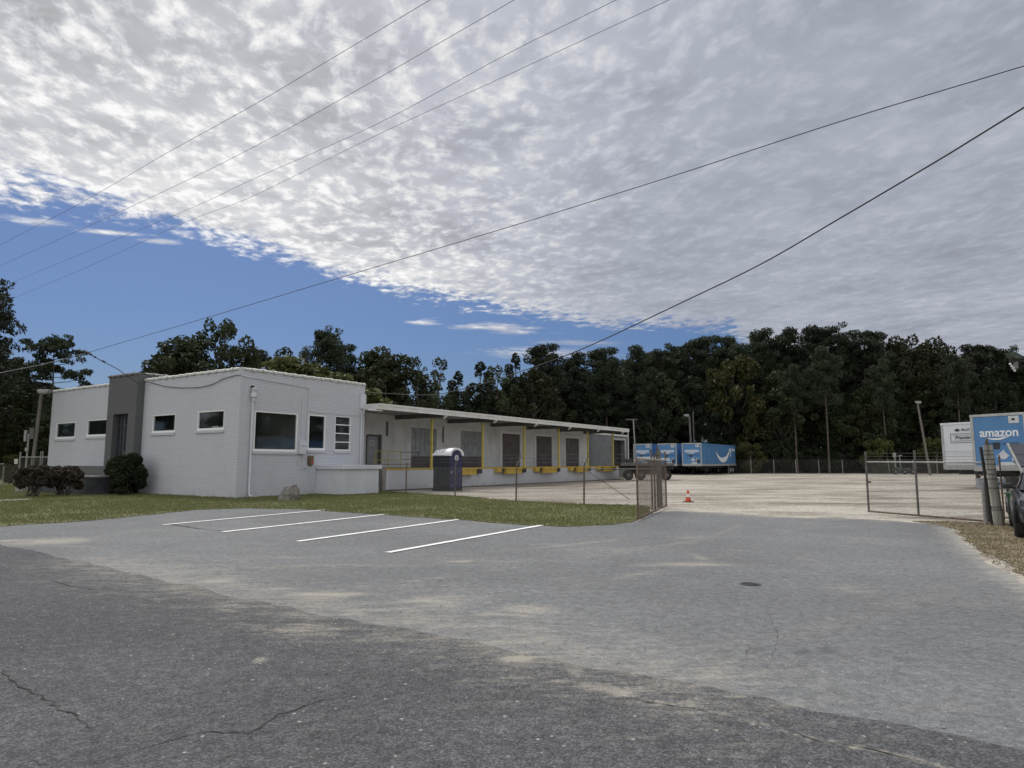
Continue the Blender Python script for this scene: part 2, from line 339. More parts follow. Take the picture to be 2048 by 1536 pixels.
def leaf_mat(name, c1, c2, c3):
    m = bpy.data.materials.new(name); m.use_nodes = True; t = NT(m.node_tree); b = m.node_tree.nodes['Principled BSDF']
    g = t.n('ShaderNodeNewGeometry'); oi = t.n('ShaderNodeObjectInfo')
    n1 = t.ramp(t.noise(g.outputs['Position'], .55, 3), .35, .65); n2 = t.ramp(t.noise(g.outputs['Position'], 7.0, 2), .3, .7)
    colr = t.mix(n1, (*c1, 1), (*c2, 1)); colr = t.mix(t.m('MULTIPLY', n2, .5), colr, (*c3, 1))
    hsv = t.n('ShaderNodeHueSaturation'); t.L.new(colr, hsv.inputs['Color'])
    t.L.new(t.ramp(oi.outputs['Random'], 0, 1, .7, 1.35, False), hsv.inputs['Value'])
    t.L.new(t.ramp(oi.outputs['Random'], 0, 1, .485, .512, False), hsv.inputs['Hue'])
    b.inputs['Roughness'].default_value = .6; b.inputs['Specular IOR Level'].default_value = .25
    t.L.new(hsv.outputs[0], b.inputs['Base Color'])
    tr = t.n('ShaderNodeBsdfTranslucent'); t.L.new(hsv.outputs[0], tr.inputs[0])
    mx = t.n('ShaderNodeMixShader'); mx.inputs[0].default_value = .22
    t.L.new(b.outputs[0], mx.inputs[1]); t.L.new(tr.outputs[0], mx.inputs[2]); t.L.new(mx.outputs[0], m.node_tree.nodes['Material Output'].inputs[0])
    return m
M['leaf_pine'] = leaf_mat('pine_needles', (0.0260, 0.0389, 0.0224), (0.0354, 0.0496, 0.0260), (0.0472, 0.0531, 0.0295))
M['leaf_broad'] = leaf_mat('broad_leaves', (0.0307, 0.0460, 0.0189), (0.0437, 0.0590, 0.0236), (0.0637, 0.0661, 0.0295))
M['leaf_light'] = leaf_mat('light_leaves', (0.059, 0.073, 0.021), (0.077, 0.084, 0.025), (0.091, 0.084, 0.028))
M['leaf_bush'] = leaf_mat('bush_leaves', (.030, .045, .025), (.042, .058, .028), (.05, .06, .03))
M['leaf_red'] = leaf_mat('reddish_leaves', (.060, .048, .042), (.075, .052, .045), (.055, .065, .035))

# ------------------------------------------------------------------ ground sheets
def sdf(poly, X, Y):
    """signed distance to a polygon, > 0 inside"""
    P = np.array([(p[0], p[1]) for p in poly]); d = np.full(X.shape, 1e9); ins = np.zeros(X.shape, bool)
    for i in range(len(P)):
        a, b = P[i], P[(i + 1) % len(P)]; e = b - a; wx, wy = X - a[0], Y - a[1]
        t = np.clip((wx * e[0] + wy * e[1]) / (e @ e + 1e-12), 0, 1)
        d = np.minimum(d, np.hypot(wx - e[0] * t, wy - e[1] * t))
        c = (a[1] <= Y) != (b[1] <= Y)
        with np.errstate(divide='ignore', invalid='ignore'): xi = a[0] + (Y - a[1]) * e[0] / (e[1] if e[1] else 1e-12)
        ins ^= c & (X < xi)
    return np.where(ins, d, -d)
def vnoise(X, Y, s, seed=0):
    X = X / s + 100 + seed * 17.3; Y = Y / s + 100 + seed * 9.1; xi = np.floor(X).astype(int); yi = np.floor(Y).astype(int); fx = X - xi; fy = Y - yi
    fx = fx * fx * (3 - 2 * fx); fy = fy * fy * (3 - 2 * fy)
    def h(a, b): return np.modf(np.abs(np.sin(a * 127.1 + b * 311.7 + seed * 74.7) * 43758.5453))[0]
    return (h(xi, yi) * (1 - fx) + h(xi + 1, yi) * fx) * (1 - fy) + (h(xi, yi + 1) * (1 - fx) + h(xi + 1, yi + 1) * fx) * fy - .5
def fbm(X, Y, s, seed=0, o=4):
    r = 0
    for i in range(o): r = r + vnoise(X, Y, s / 2 ** i, seed + i) / 1.7 ** i
    return r
_ys = [-60, -40, -25, -15, -9, -5, -2, 0, 1.2]
while _ys[-1] < 150: _ys.append(_ys[-1] + max(.06, _ys[-1] * .0125))
while _ys[-1] < 900: _ys.append(_ys[-1] * 1.1)
YS = np.array(_ys); NU = 360
_u = np.linspace(-1.0, 1.0, NU); US = np.concatenate([[-4, -2.5, -1.8, -1.4, -1.15], _u, [1.15, 1.4, 1.8, 2.5, 4]])
GY = np.repeat(YS[:, None], len(US), 1); GX = US[None, :] * np.where(GY > 5, GY, 5 + np.abs(np.minimum(GY, 5) - 5) * .9)
def sheet(name, field, z, mat, attrs=None, **tg):
    """mesh of the region where field > 0, its border cut smoothly along the zero line"""
    S = field(GX, GY); ny, nx = S.shape; ok = S > 0
    verts = []; faces = []; vid = {}; A = []
    at = attrs(GX, GY) if attrs else None
    def gv(i, j):
        k = (i, j)
        if k not in vid:
            vid[k] = len(verts); verts.append((GX[i, j], GY[i, j], z)); A.append([a[i, j] for a in at] if at else ())
        return vid[k]
    def ev(p, q):
        if q < p: p, q = q, p
        k = (p, q)
        if k not in vid:
            a, b = S[p], S[q]; t = a / (a - b); vid[k] = len(verts)
            verts.append((GX[p] + (GX[q] - GX[p]) * t, GY[p] + (GY[q] - GY[p]) * t, z)); A.append([m_[p] for m_ in at] if at else ())
        return vid[k]
    cnt = ok[:-1, :-1].astype(int) + ok[1:, :-1] + ok[:-1, 1:] + ok[1:, 1:]
    for i, j in zip(*np.nonzero(cnt)):
        cs = [(i, j), (i, j + 1), (i + 1, j + 1), (i + 1, j)]
        if cnt[i, j] == 4: faces.append(tuple(gv(*c) for c in cs)); continue
        poly = []
        for k in range(4):
            p, q = cs[k], cs[(k + 1) % 4]
            if ok[p]: poly.append(gv(*p))
            if ok[p] != ok[q]: poly.append(ev(p, q))
        if len(poly) >= 3: faces.append(tuple(poly))
    me = bpy.data.meshes.new(name); me.from_pydata(verts, [], faces); me.materials.append(mat)
    if at:
        a = me.attributes.new('mask', 'FLOAT_COLOR', 'POINT'); arr = np.zeros((len(verts), 4), np.float32); arr[:, :len(A[0])] = np.array(A, np.float32); a.data.foreach_set('color', arr.ravel())
    me.update(); o = link(name, me); tag(o, **tg); return o

def PX(*pts): return [G(x, y) for x, y in pts]
SANDS = [(100, 1083, 95, 9, 1), (20, 1082, 50, 6, .8), (430, 1163, 70, 9, .9), (560, 1178, 70, 5, .8), (640, 1190, 110, 7, 1.1), (710, 1187, 50, 4, .8), (560, 1205, 130, 14, .5), (870, 1203, 85, 15, .9),
         (960, 1195, 40, 8, .5), (1055, 1222, 75, 14, .95), (985, 1228, 60, 8, .7), (480, 1218, 60, 8, .7), (620, 1262, 120, 16, .75), (760, 1280, 90, 10, .6), (560, 1272, 60, 8, .6), (1035, 1318, 50, 12, 1.1), (1100, 1293, 50, 9, .6), (1150, 1345, 32, 10, .9),
         (1200, 1378, 65, 9, 1.0), (1245, 1388, 45, 9, 1.0), (1420, 1350, 55, 9, .85), (1435, 1340, 20, 14, .6), (1385, 1129, 110, 5, .95), (1398, 1115, 22, 14, .6), (1300, 1131, 60, 4, .7), (1700, 1178, 55, 16, .55), (1600, 1120, 40, 6, .45),
         (920, 1123, 40, 4, .9), (1000, 1121, 160, 5, .5), (700, 1132, 220, 5, .5), (300, 1133, 60, 5, .6), (560, 1115, 110, 5, .45), (1240, 1100, 160, 7, .45), (1380, 1075, 60, 5, .5), (1720, 1075, 60, 6, .4), (1100, 1140, 120, 6, .35),
         (520, 1322, 18, 7, .9), (1480, 1100, 60, 5, .35), (300, 1060, 120, 5, .3), (800, 1170, 200, 14, .35), (1250, 1330, 120, 14, .3), (1650, 1255, 120, 20, .25), (1850, 1420, 160, 30, .3), (1900, 1300, 160, 30, .15), (1990, 1160, 40, 12, .6), (1960, 1120, 25, 10, .5)]
DUSTL = PX((200, 1125), (500, 1190), (800, 1235), (1100, 1300), (1350, 1360))
EDGEL = PX((1345, 1016), (1440, 1024), (1554, 1031), (1700, 1034), (1800, 1039)); EDGER = PX((1899, 1055), (1949, 1100), (1999, 1130), (2048, 1162), (2200, 1255))
TRACKS = [(PX((330, 1146), (560, 1133), (800, 1129), (1000, 1128), (1200, 1108), (1420, 1078)), .16, .75), (PX((430, 1122), (700, 1113), (900, 1108), (1100, 1094), (1300, 1072)), .14, .6),
          (PX((600, 1188), (850, 1160), (1150, 1120), (1400, 1085), (1500, 1040)), .18, .55), (PX((900, 1215), (1200, 1165), (1500, 1100), (1620, 1045)), .2, .45), (PX((1290, 1131), (1385, 1130), (1480, 1126)), .10, .8), (PX((1380, 1128), (1400, 1108)), .10, .7),
          (PX((0, 1086), (90, 1090), (200, 1096)), .3, .6), (PX((430, 1220), (620, 1245), (860, 1275), (1040, 1320)), .12, .7), (PX((1500, 1290), (1700, 1240), (1900, 1180), (2000, 1140)), .3, .35), (PX((1300, 1420), (1600, 1340), (1900, 1250)), .25, .3), (PX((480, 1040), (700, 1044), (1000, 1068)), .25, .45)]
def sand(X, Y):
    r = np.zeros_like(X)
    for px_, py_, wx_, hy_, s_ in SANDS:
        g = G(px_, py_); dd = g.y; rx = max(.08, wx_ * dd / 1350); ry = max(.06, hy_ * dd * dd / (1350 * 1.6))
        r = np.maximum(r, s_ * np.exp(-((X - g.x) / rx) ** 2 - ((Y - g.y) / ry) ** 2))
    d = polyd(DUSTL, X, Y); r = np.maximum(r, .56 * np.exp(-(d / 1.25) ** 2)); d = polyd(EDGEL, X, Y); r = np.maximum(r, .75 * np.exp(-(d / 1.5) ** 2)); d = polyd(EDGER, X, Y); r = np.maximum(r, .8 * np.exp(-(d / .45) ** 2))
    for k, (pl, wd, st) in enumerate(TRACKS):
        dd = polyd(pl, X, Y); r = np.maximum(r, st * np.exp(-(dd / wd) ** 2) * (.65 + .9 * np.clip(fbm(X, Y, 2.5, 60 + k, 3), -.7, .5)))
    return np.maximum(r, .10)
def polyd(pts, X, Y):
    d = np.full(X.shape, 1e9)
    for a, b in zip(pts[:-1], pts[1:]):
        e = np.array([b.x - a.x, b.y - a.y]); t = np.clip(((X - a.x) * e[0] + (Y - a.y) * e[1]) / (e @ e), 0, 1)
        d = np.minimum(d, np.hypot(X - a.x - e[0] * t, Y - a.y - e[1] * t))
    return d

def asphalt(name, base, spread, coarse, tint, sandc=(.47, .43, .355), lo=.62, hi=1.45, bd=.42):
    m = bpy.data.materials.new(name); m.use_nodes = True; t = NT(m.node_tree); b = m.node_tree.nodes['Principled BSDF']
    g = t.n('ShaderNodeNewGeometry'); P = g.outputs['Position']; at = t.n('ShaderNodeAttribute', attribute_name='mask')
    s = t.n('ShaderNodeSeparateColor'); t.L.new(at.outputs['Color'], s.inputs[0])
    big = t.noise(P, .22, 4, .55); mid = t.noise(P, 1.3, 5, .6); drag = t.noise(t.scale3(P, (.5, 2.0, 1)), .9, 5, .65)
    v = t.mix(t.ramp(big, .3, .7), (*[c * (1 - spread) for c in base], 1), (*[c * (1 + spread) for c in base], 1))
    v = t.mix(t.ramp(mid, .38, .75, 0, .35), v, (*[c * .72 for c in base], 1))
    v = t.mix(t.ramp(drag, .50, .78, 0, .30), v, (*tint, 1))
    # aggregate: stones of differing grey in dark binder
    vo = t.n('ShaderNodeTexVoronoi', feature='F1'); t.put(vo.inputs['Vector'], P); t.put(vo.inputs['Scale'], coarse); t.put(vo.inputs['Randomness'], 1)
    hs = t.n('ShaderNodeSeparateColor'); t.L.new(vo.outputs['Color'], hs.inputs[0])
    stone = t.ramp(hs.outputs[0], 0, 1, lo, hi, False)
    bind = t.ramp(vo.outputs['Distance'], .25, .62, 1.0, bd)
    k = t.m('MULTIPLY', stone, bind)
    vo2 = t.n('ShaderNodeTexVoronoi', feature='F1'); t.put(vo2.inputs['Vector'], P); t.put(vo2.inputs['Scale'], coarse * .36)
    h2 = t.n('ShaderNodeSeparateColor'); t.L.new(vo2.outputs['Color'], h2.inputs[0])
    k = t.m('MULTIPLY', k, t.ramp(h2.outputs[0], 0, 1, .86, 1.16, False))
    spk = t.m('MULTIPLY', t.ramp(h2.outputs[1], .955, .99), t.ramp(vo2.outputs['Distance'], .32, .2))
    k = t.m('MULTIPLY', k, t.ramp(t.noise(P, coarse * .12, 4, .7), .3, .7, .84, 1.16))
    sc3 = t.n('ShaderNodeVectorMath', operation='SCALE'); t.L.new(v, sc3.inputs[0]); t.L.new(k, sc3.inputs['Scale'])
    colr = t.mix(t.m('MULTIPLY', spk, .75), sc3.outputs[0], (.42, .41, .38, 1))
    # sand: mask broken by noise
    sn = t.m('ADD', t.noise(t.scale3(P, (.8, 2.6, 1)), 2.6, 7, .72, .6), t.m('MULTIPLY', t.noise(P, 30, 4, .7), .55))
    sm = t.ramp(t.m('ADD', s.outputs[0], t.m('MULTIPLY', t.m('SUBTRACT', sn, .78), 1.9)), .22, 1.15, 0, .62)
    colr = t.mix(sm, colr, t.mix(t.noise(P, 60, 3), (*[c * .8 for c in sandc], 1), (*[c * 1.15 for c in sandc], 1)))
    # dark tar stain / patch
    dk = t.ramp(t.m('ADD', s.outputs[1], t.m('MULTIPLY', t.m('SUBTRACT', t.noise(P, 5, 5), .5), .9)), .35, .8, 0, .55)
    colr = t.mix(dk, colr, (.05, .05, .052, 1))
    t.put(b.inputs['Base Color'], colr); b.inputs['Roughness'].default_value = .9; b.inputs['Specular IOR Level'].default_value = .25
    bn = t.n('ShaderNodeBump'); bn.inputs['Strength'].default_value = .8; bn.inputs['Distance'].default_value = .004
    t.L.new(t.m('SUBTRACT', t.m('MULTIPLY', hs.outputs[1], .5), vo.outputs['Distance']), bn.inputs['Height']); t.L.new(bn.outputs[0], b.inputs['Normal'])
    return m
M['lot'] = asphalt('lot_asphalt', (.183, .187, .189), .13, 75, (.28, .277, .27), lo=.86, hi=1.17, bd=.84)
M['road'] = asphalt('road_asphalt', (.116, .117, .122), .18, 62, (.170, .168, .171), lo=.70, hi=1.36, bd=.60)

def gravel_mat(name, ca, cb_, cc):
    m = bpy.data.materials.new(name); m.use_nodes = True; t = NT(m.node_tree); b = m.node_tree.nodes['Principled BSDF']
    g = t.n('ShaderNodeNewGeometry'); P = g.outputs['Position']
    Ps = t.scale3(P, (.42, 1.0, 1))
    a = t.noise(Ps, .33, 6, .62); a2 = t.noise(t.vm('ADD', Ps, (30, 7, 0)), .9, 6, .68)
    colr = t.mix(t.ramp(a, .42, .60), (*ca, 1), (*cb_, 1)); colr = t.mix(t.ramp(t.m('ADD', a2, t.m('MULTIPLY', t.m('SUBTRACT', a, .5), .5)), .46, .62, 0, .85), colr, (*cc, 1))
    colr = t.mix(t.ramp(t.noise(Ps, .12, 3), .4, .6, 0, .35), colr, (*[x * 1.15 for x in ca], 1))
    vo = t.n('ShaderNodeTexVoronoi'); t.put(vo.inputs['Vector'], P); t.put(vo.inputs['Scale'], 22)
    h = t.n('ShaderNodeSeparateColor'); t.L.new(vo.outputs['Color'], h.inputs[0])
    k = t.m('MULTIPLY', t.ramp(h.outputs[0], 0, 1, .75, 1.25, False), t.ramp(t.noise(P, 6, 4), .3, .7, .8, 1.2))
    sc3 = t.n('ShaderNodeVectorMath', operation='SCALE'); t.L.new(colr, sc3.inputs[0]); t.L.new(k, sc3.inputs['Scale'])
    t.put(b.inputs['Base Color'], sc3.outputs[0]); b.inputs['Roughness'].default_value = .95; b.inputs['Specular IOR Level'].default_value = .2
    bn = t.n('ShaderNodeBump'); bn.inputs['Strength'].default_value = .7; bn.inputs['Distance'].default_value = .03
    t.L.new(t.m('ADD', h.outputs[1], t.m('MULTIPLY', a2, 4)), bn.inputs['Height']); t.L.new(bn.outputs[0], b.inputs['Normal'])
    return m
M['gravel'] = gravel_mat('yard_gravel', (.43, .40, .345), (.29, .255, .21), (.185, .148, .118))
M['dirtmat'] = gravel_mat('verge_dirt', (.235, .19, .135), (.17, .135, .08), (.13, .12, .055))
M['grassmat'] = gravel_mat('lawn_soil', (.125, .130, .055), (.10, .112, .045), (.17, .15, .078))
M['woodfloor'] = gravel_mat('forest_floor', (.06, .045, .032), (.045, .035, .025), (.035, .03, .02))
M['pathc'] = pmat('path_concrete', (.40, .385, .35), (.32, .31, .28), 2, .9, .2, 30)

RB = PX((-900, 985), (-300, 1040), (0, 1090), (110, 1112), (310, 1160), (520, 1203), (760, 1252), (1024, 1303), (1304, 1358), (1474, 1395), (1774, 1447), (2048, 1506), (2300, 1562))
road_poly = RB + [Vector((30, -55, 0)), Vector((-150, -55, 0)), Vector((-150, 95, 0))]
lot_top = PX((-700, 1092), (-200, 1062), (0, 1050.5), (150, 1042), (280, 1030), (390, 1018.5), (500, 1015), (600, 1017.5), (780, 1029), (925, 1039), (1024, 1047), (1124, 1052), (1224, 1047.5), (1274, 1043), (1334, 1019), (1440, 1026), (1554, 1034), (1700, 1036), (1800, 1041), (1899, 1055), (1949, 1100), (1999, 1130), (2048, 1162), (2200, 1255), (2500, 1400))
lot_poly = lot_top + [Vector((14, -55, 0)), Vector((-150, -55, 0))]
grass_poly = PX((-1400, 1000), (-900, 1180), (-200, 1075), (0, 1053), (150, 1044), (280, 1032), (390, 1020), (500, 1017), (600, 1019), (780, 1031), (925, 1041), (1024, 1049), (1124, 1054), (1224, 1049), (1271, 1045), (1300, 1028), (1300, 1015), (1272, 1011), (1168, 1009.5), (1032, 1002), (910, 992.5), (840, 988), (777, 984), (700, 972), (400, 955), (100, 953), (0, 953), (-500, 956), (-1400, 962))
verge_poly = PX((1820, 1043), (1899, 1054), (1945, 1095), (1999, 1128), (2048, 1160), (2200, 1250), (2600, 1400), (2900, 1100), (2300, 1020), (1990, 1047), (1900, 1043))

sheet('ground', lambda X, Y: np.full(X.shape, 1.0), 0.0, M['gravel'], kind='structure').name = 'gravel_yard'
sheet('forest_floor', lambda X, Y: np.maximum((Y - 101 - .03 * X) , (sdf([(-400, 62), (-34, 52), (-45, 70), (-20, 88), (30, 104), (-60, 300), (-400, 300)], X, Y))) + fbm(X, Y, 6, 3) * 3, .012, M['woodfloor'], kind='structure')
sheet('asphalt_lot', lambda X, Y: sdf(lot_poly, X, Y) + fbm(X, Y, 1.4, 5, 6) * (.08 + .035 * np.clip(np.abs(Y), 0, 40)), .004, M['lot'], lambda X, Y: (sand(X, Y), .5 * np.exp(-((X - G(1620, 1300).x) / 1.0) ** 2 - ((Y - G(1620, 1300).y) / .5) ** 2)), kind='structure')
CRK2 = PX((1000, 1358), (1100, 1362), (1174, 1370), (1230, 1383), (1274, 1396), (1340, 1410), (1409, 1423), (1524, 1451), (1624, 1480), (1749, 1502), (1874, 1533), (1990, 1570))
sheet('road', lambda X, Y: sdf(road_poly, X, Y) + fbm(X, Y, .7, 9, 6) * .17, .008, M['road'],
      lambda X, Y: (np.maximum(sand(X, Y), .75 * np.exp(-(polyd(CRK2, X, Y) / .035) ** 2)), .55 * np.clip(-fbm(X, Y, 3, 21, 3), 0, 1)), kind='structure')
GP = grass_poly
sheet('lawn_ground', lambda X, Y: sdf(GP, X, Y) + fbm(X, Y, .8, 2, 4) * .18, .014, M['grassmat'], kind='structure')
sheet('dirt_verge', lambda X, Y: sdf(verge_poly, X, Y) + fbm(X, Y, .9, 31, 4) * .35, .010, M['dirtmat'], kind='structure')
# pale kerb path at the far left
sheet('path', lambda X, Y: sdf(PX((-900, 1040), (-900, 1050), (0, 1004), (64, 1000.3), (64, 998), (0, 1001)), X, Y), .03, M['pathc'], kind='structure')

# blades of mown grass
def blades(name, poly, n, hgt, cols, mat, dens=None, seed=1, **tg):
    r = np.random.default_rng(seed); P = np.array([(p.x, p.y) for p in poly]); lo = np.maximum(P.min(0), (-45, 8)); hi = np.minimum(P.max(0), (30, 48))
    pts = []
    while sum(len(p) for p in pts) < n:
        q = r.uniform(lo, hi, (n * 2, 2)); s = sdf(poly, q[:, 0], q[:, 1]) + fbm(q[:, 0], q[:, 1], .8, 2, 4) * .18
        k = (s > -.02) & (fbm(q[:, 0], q[:, 1], 1.1, 40, 3) > r.uniform(-.9, .55, len(q)))
        k &= np.abs(q[:, 0] / q[:, 1]) < .9
        pts.append(q[k])
    q = np.concatenate(pts)[:n]; h = hgt * r.uniform(.5, 1.3, n); a = r.uniform(0, 6.28, n); wd = h * .28
    v = np.zeros((n, 3, 3)); dx = np.cos(a) * wd; dy = np.sin(a) * wd
    v[:, 0] = np.c_[q[:, 0] - dx, q[:, 1] - dy, np.full(n, .012)]; v[:, 1] = np.c_[q[:, 0] + dx, q[:, 1] + dy, np.full(n, .012)]
    v[:, 2] = np.c_[q[:, 0] + r.normal(0, .4, n) * h, q[:, 1] + r.normal(0, .4, n) * h, .012 + h]
    me = bpy.data.meshes.new(name); me.vertices.add(3 * n); me.vertices.foreach_set('co', v.ravel())
    me.loops.add(3 * n); me.loops.foreach_set('vertex_index', np.arange(3 * n)); me.polygons.add(n)
    me.polygons.foreach_set('loop_start', np.arange(0, 3 * n, 3)); me.materials.append(mat); me.update(); me.validate()
    return tag(link(name, me), kind='stuff', **tg)
M['blade'] = leaf_mat('grass_blades', (.145, .162, .062), (.16, .17, .068), (.175, .17, .078))
M['blade_dry'] = leaf_mat('dry_grass_blades', (.20, .165, .095), (.15, .135, .07), (.11, .12, .05))
blades('grass', GP, 170000, .055, None, M['blade'], seed=3, label='mown green lawn in front of the white office and along the fence', cat='grass')
blades('dry_grass', verge_poly, 20000, .024, None, M['blade_dry'], seed=4, label='sparse brown and green grass on the dirt by the right gate post', cat='grass')

# weeds in the yard along the fence and dock
def ribbon(name, pts, wd, z, mat, parent=None, jit=.0, seed=1, taper=True):
    r = random.Random(seed); P = []
    for a, b in zip(pts[:-1], pts[1:]):
        n = max(1, int((b - a).length / max(.06, a.y * .012)))
        for i in range(n):
            t = i / n; q = a.lerp(b, t); d = (b - a).normalized(); P.append(q + Vector((-d.y, d.x, 0)) * r.gauss(0, jit))
    P.append(pts[-1]); mb = MB(); n = len(P); vs = []
    for i, p in enumerate(P):
        d = (P[min(i + 1, n - 1)] - P[max(i - 1, 0)]).normalized(); k = wd * r.uniform(.25, 1.2) * (min(1, .25 + 3 * min(i, n - 1 - i) / n) if taper else 1)
        s = Vector((-d.y, d.x, 0)) * k / 2; vs += [(p.x + s.x, p.y + s.y, z), (p.x - s.x, p.y - s.y, z)]
    mb.add(vs, [(2 * i, 2 * i + 1, 2 * i + 3, 2 * i + 2) for i in range(n - 1)])
    return mb.build(name, mat, parent)
road_o = bpy.data.objects['road']; lot_o = bpy.data.objects['asphalt_lot']
for i, (pts, wd, par) in enumerate([
    (((5, 1343), (20, 1360), (48, 1380), (80, 1395), (130, 1425), (160, 1442), (188, 1462)), .016, road_o),
    (((170, 1536), (250, 1512), (340, 1482), (420, 1467), (496, 1469), (560, 1434), (640, 1405), (722, 1393)), .014, road_o),
    (((496, 1469), (510, 1488)), .010, road_o), (((740, 1381), (785, 1374)), .008, road_o), (((64, 1522), (80, 1536)), .014, road_o),
    (((0, 1161), (60, 1160), (90, 1156)), .02, road_o), (((100, 1160), (125, 1170), (180, 1180), (270, 1181)), .02, road_o),
    (((330, 1048), (360, 1052), (390, 1057), (445, 1063)), .06, lot_o),
    (((1524, 1215), (1540, 1235), (1552, 1262), (1553, 1290), (1540, 1320), (1528, 1345)), .004, lot_o),
    (((1700, 1249), (1760, 1251), (1830, 1252)), .008, lot_o), (((1505, 1295), (1495, 1305), (1490, 1318)), .006, lot_o), (((890, 1313), (935, 1329)), .01, road_o),
    (((1245, 1395), (1300, 1408), (1409, 1425), (1480, 1441)), .012, road_o), (((1560, 1462), (1640, 1484), (1740, 1502), (1850, 1528)), .012, road_o)]):
    ribbon('crack', PX(*pts), wd, .0125, M['crack'], par, jit=.012, seed=i)

# painted bay lines
for i, (a, b, lab) in enumerate([((327, 1050.5), (649, 1020.5), 'faded white parking line farthest from the gate, beside the lawn corner'),
                                 ((445, 1065), (773, 1029), 'white parking line, second from the lawn corner'),
                                 ((595, 1084), (916, 1040), 'white parking line, second from the gate side'),
                                 ((775, 1106.5), (1083, 1051.5), 'brightest white parking line, nearest the gate')]):
    p, q = G(*a), G(*b); d = (q - p).normalized(); s = Vector((-d.y, d.x, 0)) * .075
    mb = MB(); n = 40; vs = []
    for k in range(n + 1):
        c = p.lerp(q, k / n); e = 1 + random.uniform(-.12, .12)
        vs += [(c + s * e).to_tuple()[:2] + (.0165,), (c - s * e).to_tuple()[:2] + (.0165,)]
    mb.add(vs, [(2 * k, 2 * k + 1, 2 * k + 3, 2 * k + 2) for k in range(n)])
    tag(mb.build('parking_line', M['line']), lab, 'parking line', 'white lines of the parking bays')
# utility cover
g = G(1501, 1169.5); t = empty('utility_cover', (g.x, g.y, .004), 0, 'small round dark iron cover set in the grey asphalt', 'cover')
MB().lathe([(.0, .004), (.125, .004), (.135, .010), (.15, .010), (.155, 0)], 28).build('cover_ring', M['iron'], t)
mb = MB()
for k in range(-3, 4): l_ = math.sqrt(max(0, .115 ** 2 - (k * .032) ** 2)); mb.box(-l_, l_, k * .032 - .006, k * .032 + .006, .004, .0085)
mb.build('cover_plate', M['iron'], t); t.scale = (.88, .88, 1)
# pebbles and leaves scattered on the asphalt
mb = MB(); rr = random.Random(5)
for k in range(420):
    y = rr.uniform(3.2, 16); x = rr.uniform(-.8, .8) * y; s = rr.uniform(.004, .012) * (1 + y * .04)
    v = [Vector((rr.uniform(-1, 1), rr.uniform(-1, 1), 0)).normalized() * s * rr.uniform(.6, 1.2) for _ in range(4)]
    b = Vector((x, y, .008)); mb.add([b + Vector((s, 0, 0)), b + Vector((0, s * .8, 0)), b + Vector((-s, 0, 0)), b + Vector((0, -s * .8, 0)), b + Vector((s * .2, 0, s * .8))], [(0, 1, 4), (1, 2, 4), (2, 3, 4), (3, 0, 4)])
tag(mb.build('pebbles', M['concrete']), 'tiny pale stones scattered over the grey asphalt', 'pebbles', kind='stuff')

# ------------------------------------------------------------------ building
def wall(fn, u0, u1, z0, z1, ops, depth):
    """front face with real openings and reveals; fn(u, z, d) -> point"""
    us = sorted({u0, u1, *[o[0] for o in ops], *[o[1] for o in ops]}); zs = sorted({z0, z1, *[o[2] for o in ops], *[o[3] for o in ops]})
    mb = MB()
    for a, b in zip(us[:-1], us[1:]):
        for c, d in zip(zs[:-1], zs[1:]):
            mu, mz = (a + b) / 2, (c + d) / 2
            if any(o[0] < mu < o[1] and o[2] < mz < o[3] for o in ops): continue
            mb.add([fn(a, c, 0), fn(b, c, 0), fn(b, d, 0), fn(a, d, 0)], [(0, 1, 2, 3)])
    for o in ops:
        c = [(o[0], o[2]), (o[1], o[2]), (o[1], o[3]), (o[0], o[3])]
        for i in range(4):
            p, q = c[i], c[(i + 1) % 4]
            mb.add([fn(*p, 0), fn(*q, 0), fn(*q, depth), fn(*p, depth)], [(0, 1, 2, 3)])
    return mb
FR = lambda u, z, d: (u, d, z)          # facade facing the lot (normal -y), depth goes in
FL = lambda u, z, d: (d, u, z)          # facade facing the road (normal -x)
BLD = empty('office_building', (C0.x, C0.y, 0), ANG, 'white painted brick office building with grey entrance tower and long dock canopy', 'building')
OW, OD, OH = 7.84, 18.6, 5.86
op_r = [(.82, 3.32, 2.12, 4.03), (3.97, 5.11, 2.22, 4.04), (5.74, 6.84, 2.22, 4.05)]
op_d = (8.90, 10.44, .88, 4.18)
op_l = [(1.12, 3.28, 3.12, 4.06), (5.15, 7.26, 3.10, 4.04), (11.85, 14.1, 3.06, 4.02), (15.45, 17.87, 3.0, 3.97)]
mb = wall(FR, 0, OW, 0, OH, op_r, .10); mb2 = wall(FL, 0, OD, 0, OH, op_l + [op_d], .10)
mb.add(mb2.v, mb2.f)
mb.add([(OW, 0, 0), (OW, OD, 0), (OW, OD, OH), (OW, 0, OH)], [(0, 1, 2, 3)]); mb.add([(0, OD, 0), (OW, OD, 0), (OW, OD, OH), (0, OD, OH)], [(0, 1, 2, 3)])
mb.add([(.3, .3, OH - .45), (OW - .3, .3, OH - .45), (OW - .3, OD - .3, OH - .45), (.3, OD - .3, OH - .45)], [(0, 1, 2, 3)])
for (x0, x1, y0, y1) in ((0, OW, 0, .3), (0, OW, OD - .3, OD), (0, .3, .3, OD - .3), (OW - .3, OW, .3, OD - .3)):
    mb.add([(x0, y0, OH), (x1, y0, OH), (x1, y1, OH), (x0, y1, OH)], [(0, 1, 2, 3)])
mb.build('wall', M['brick'], BLD)
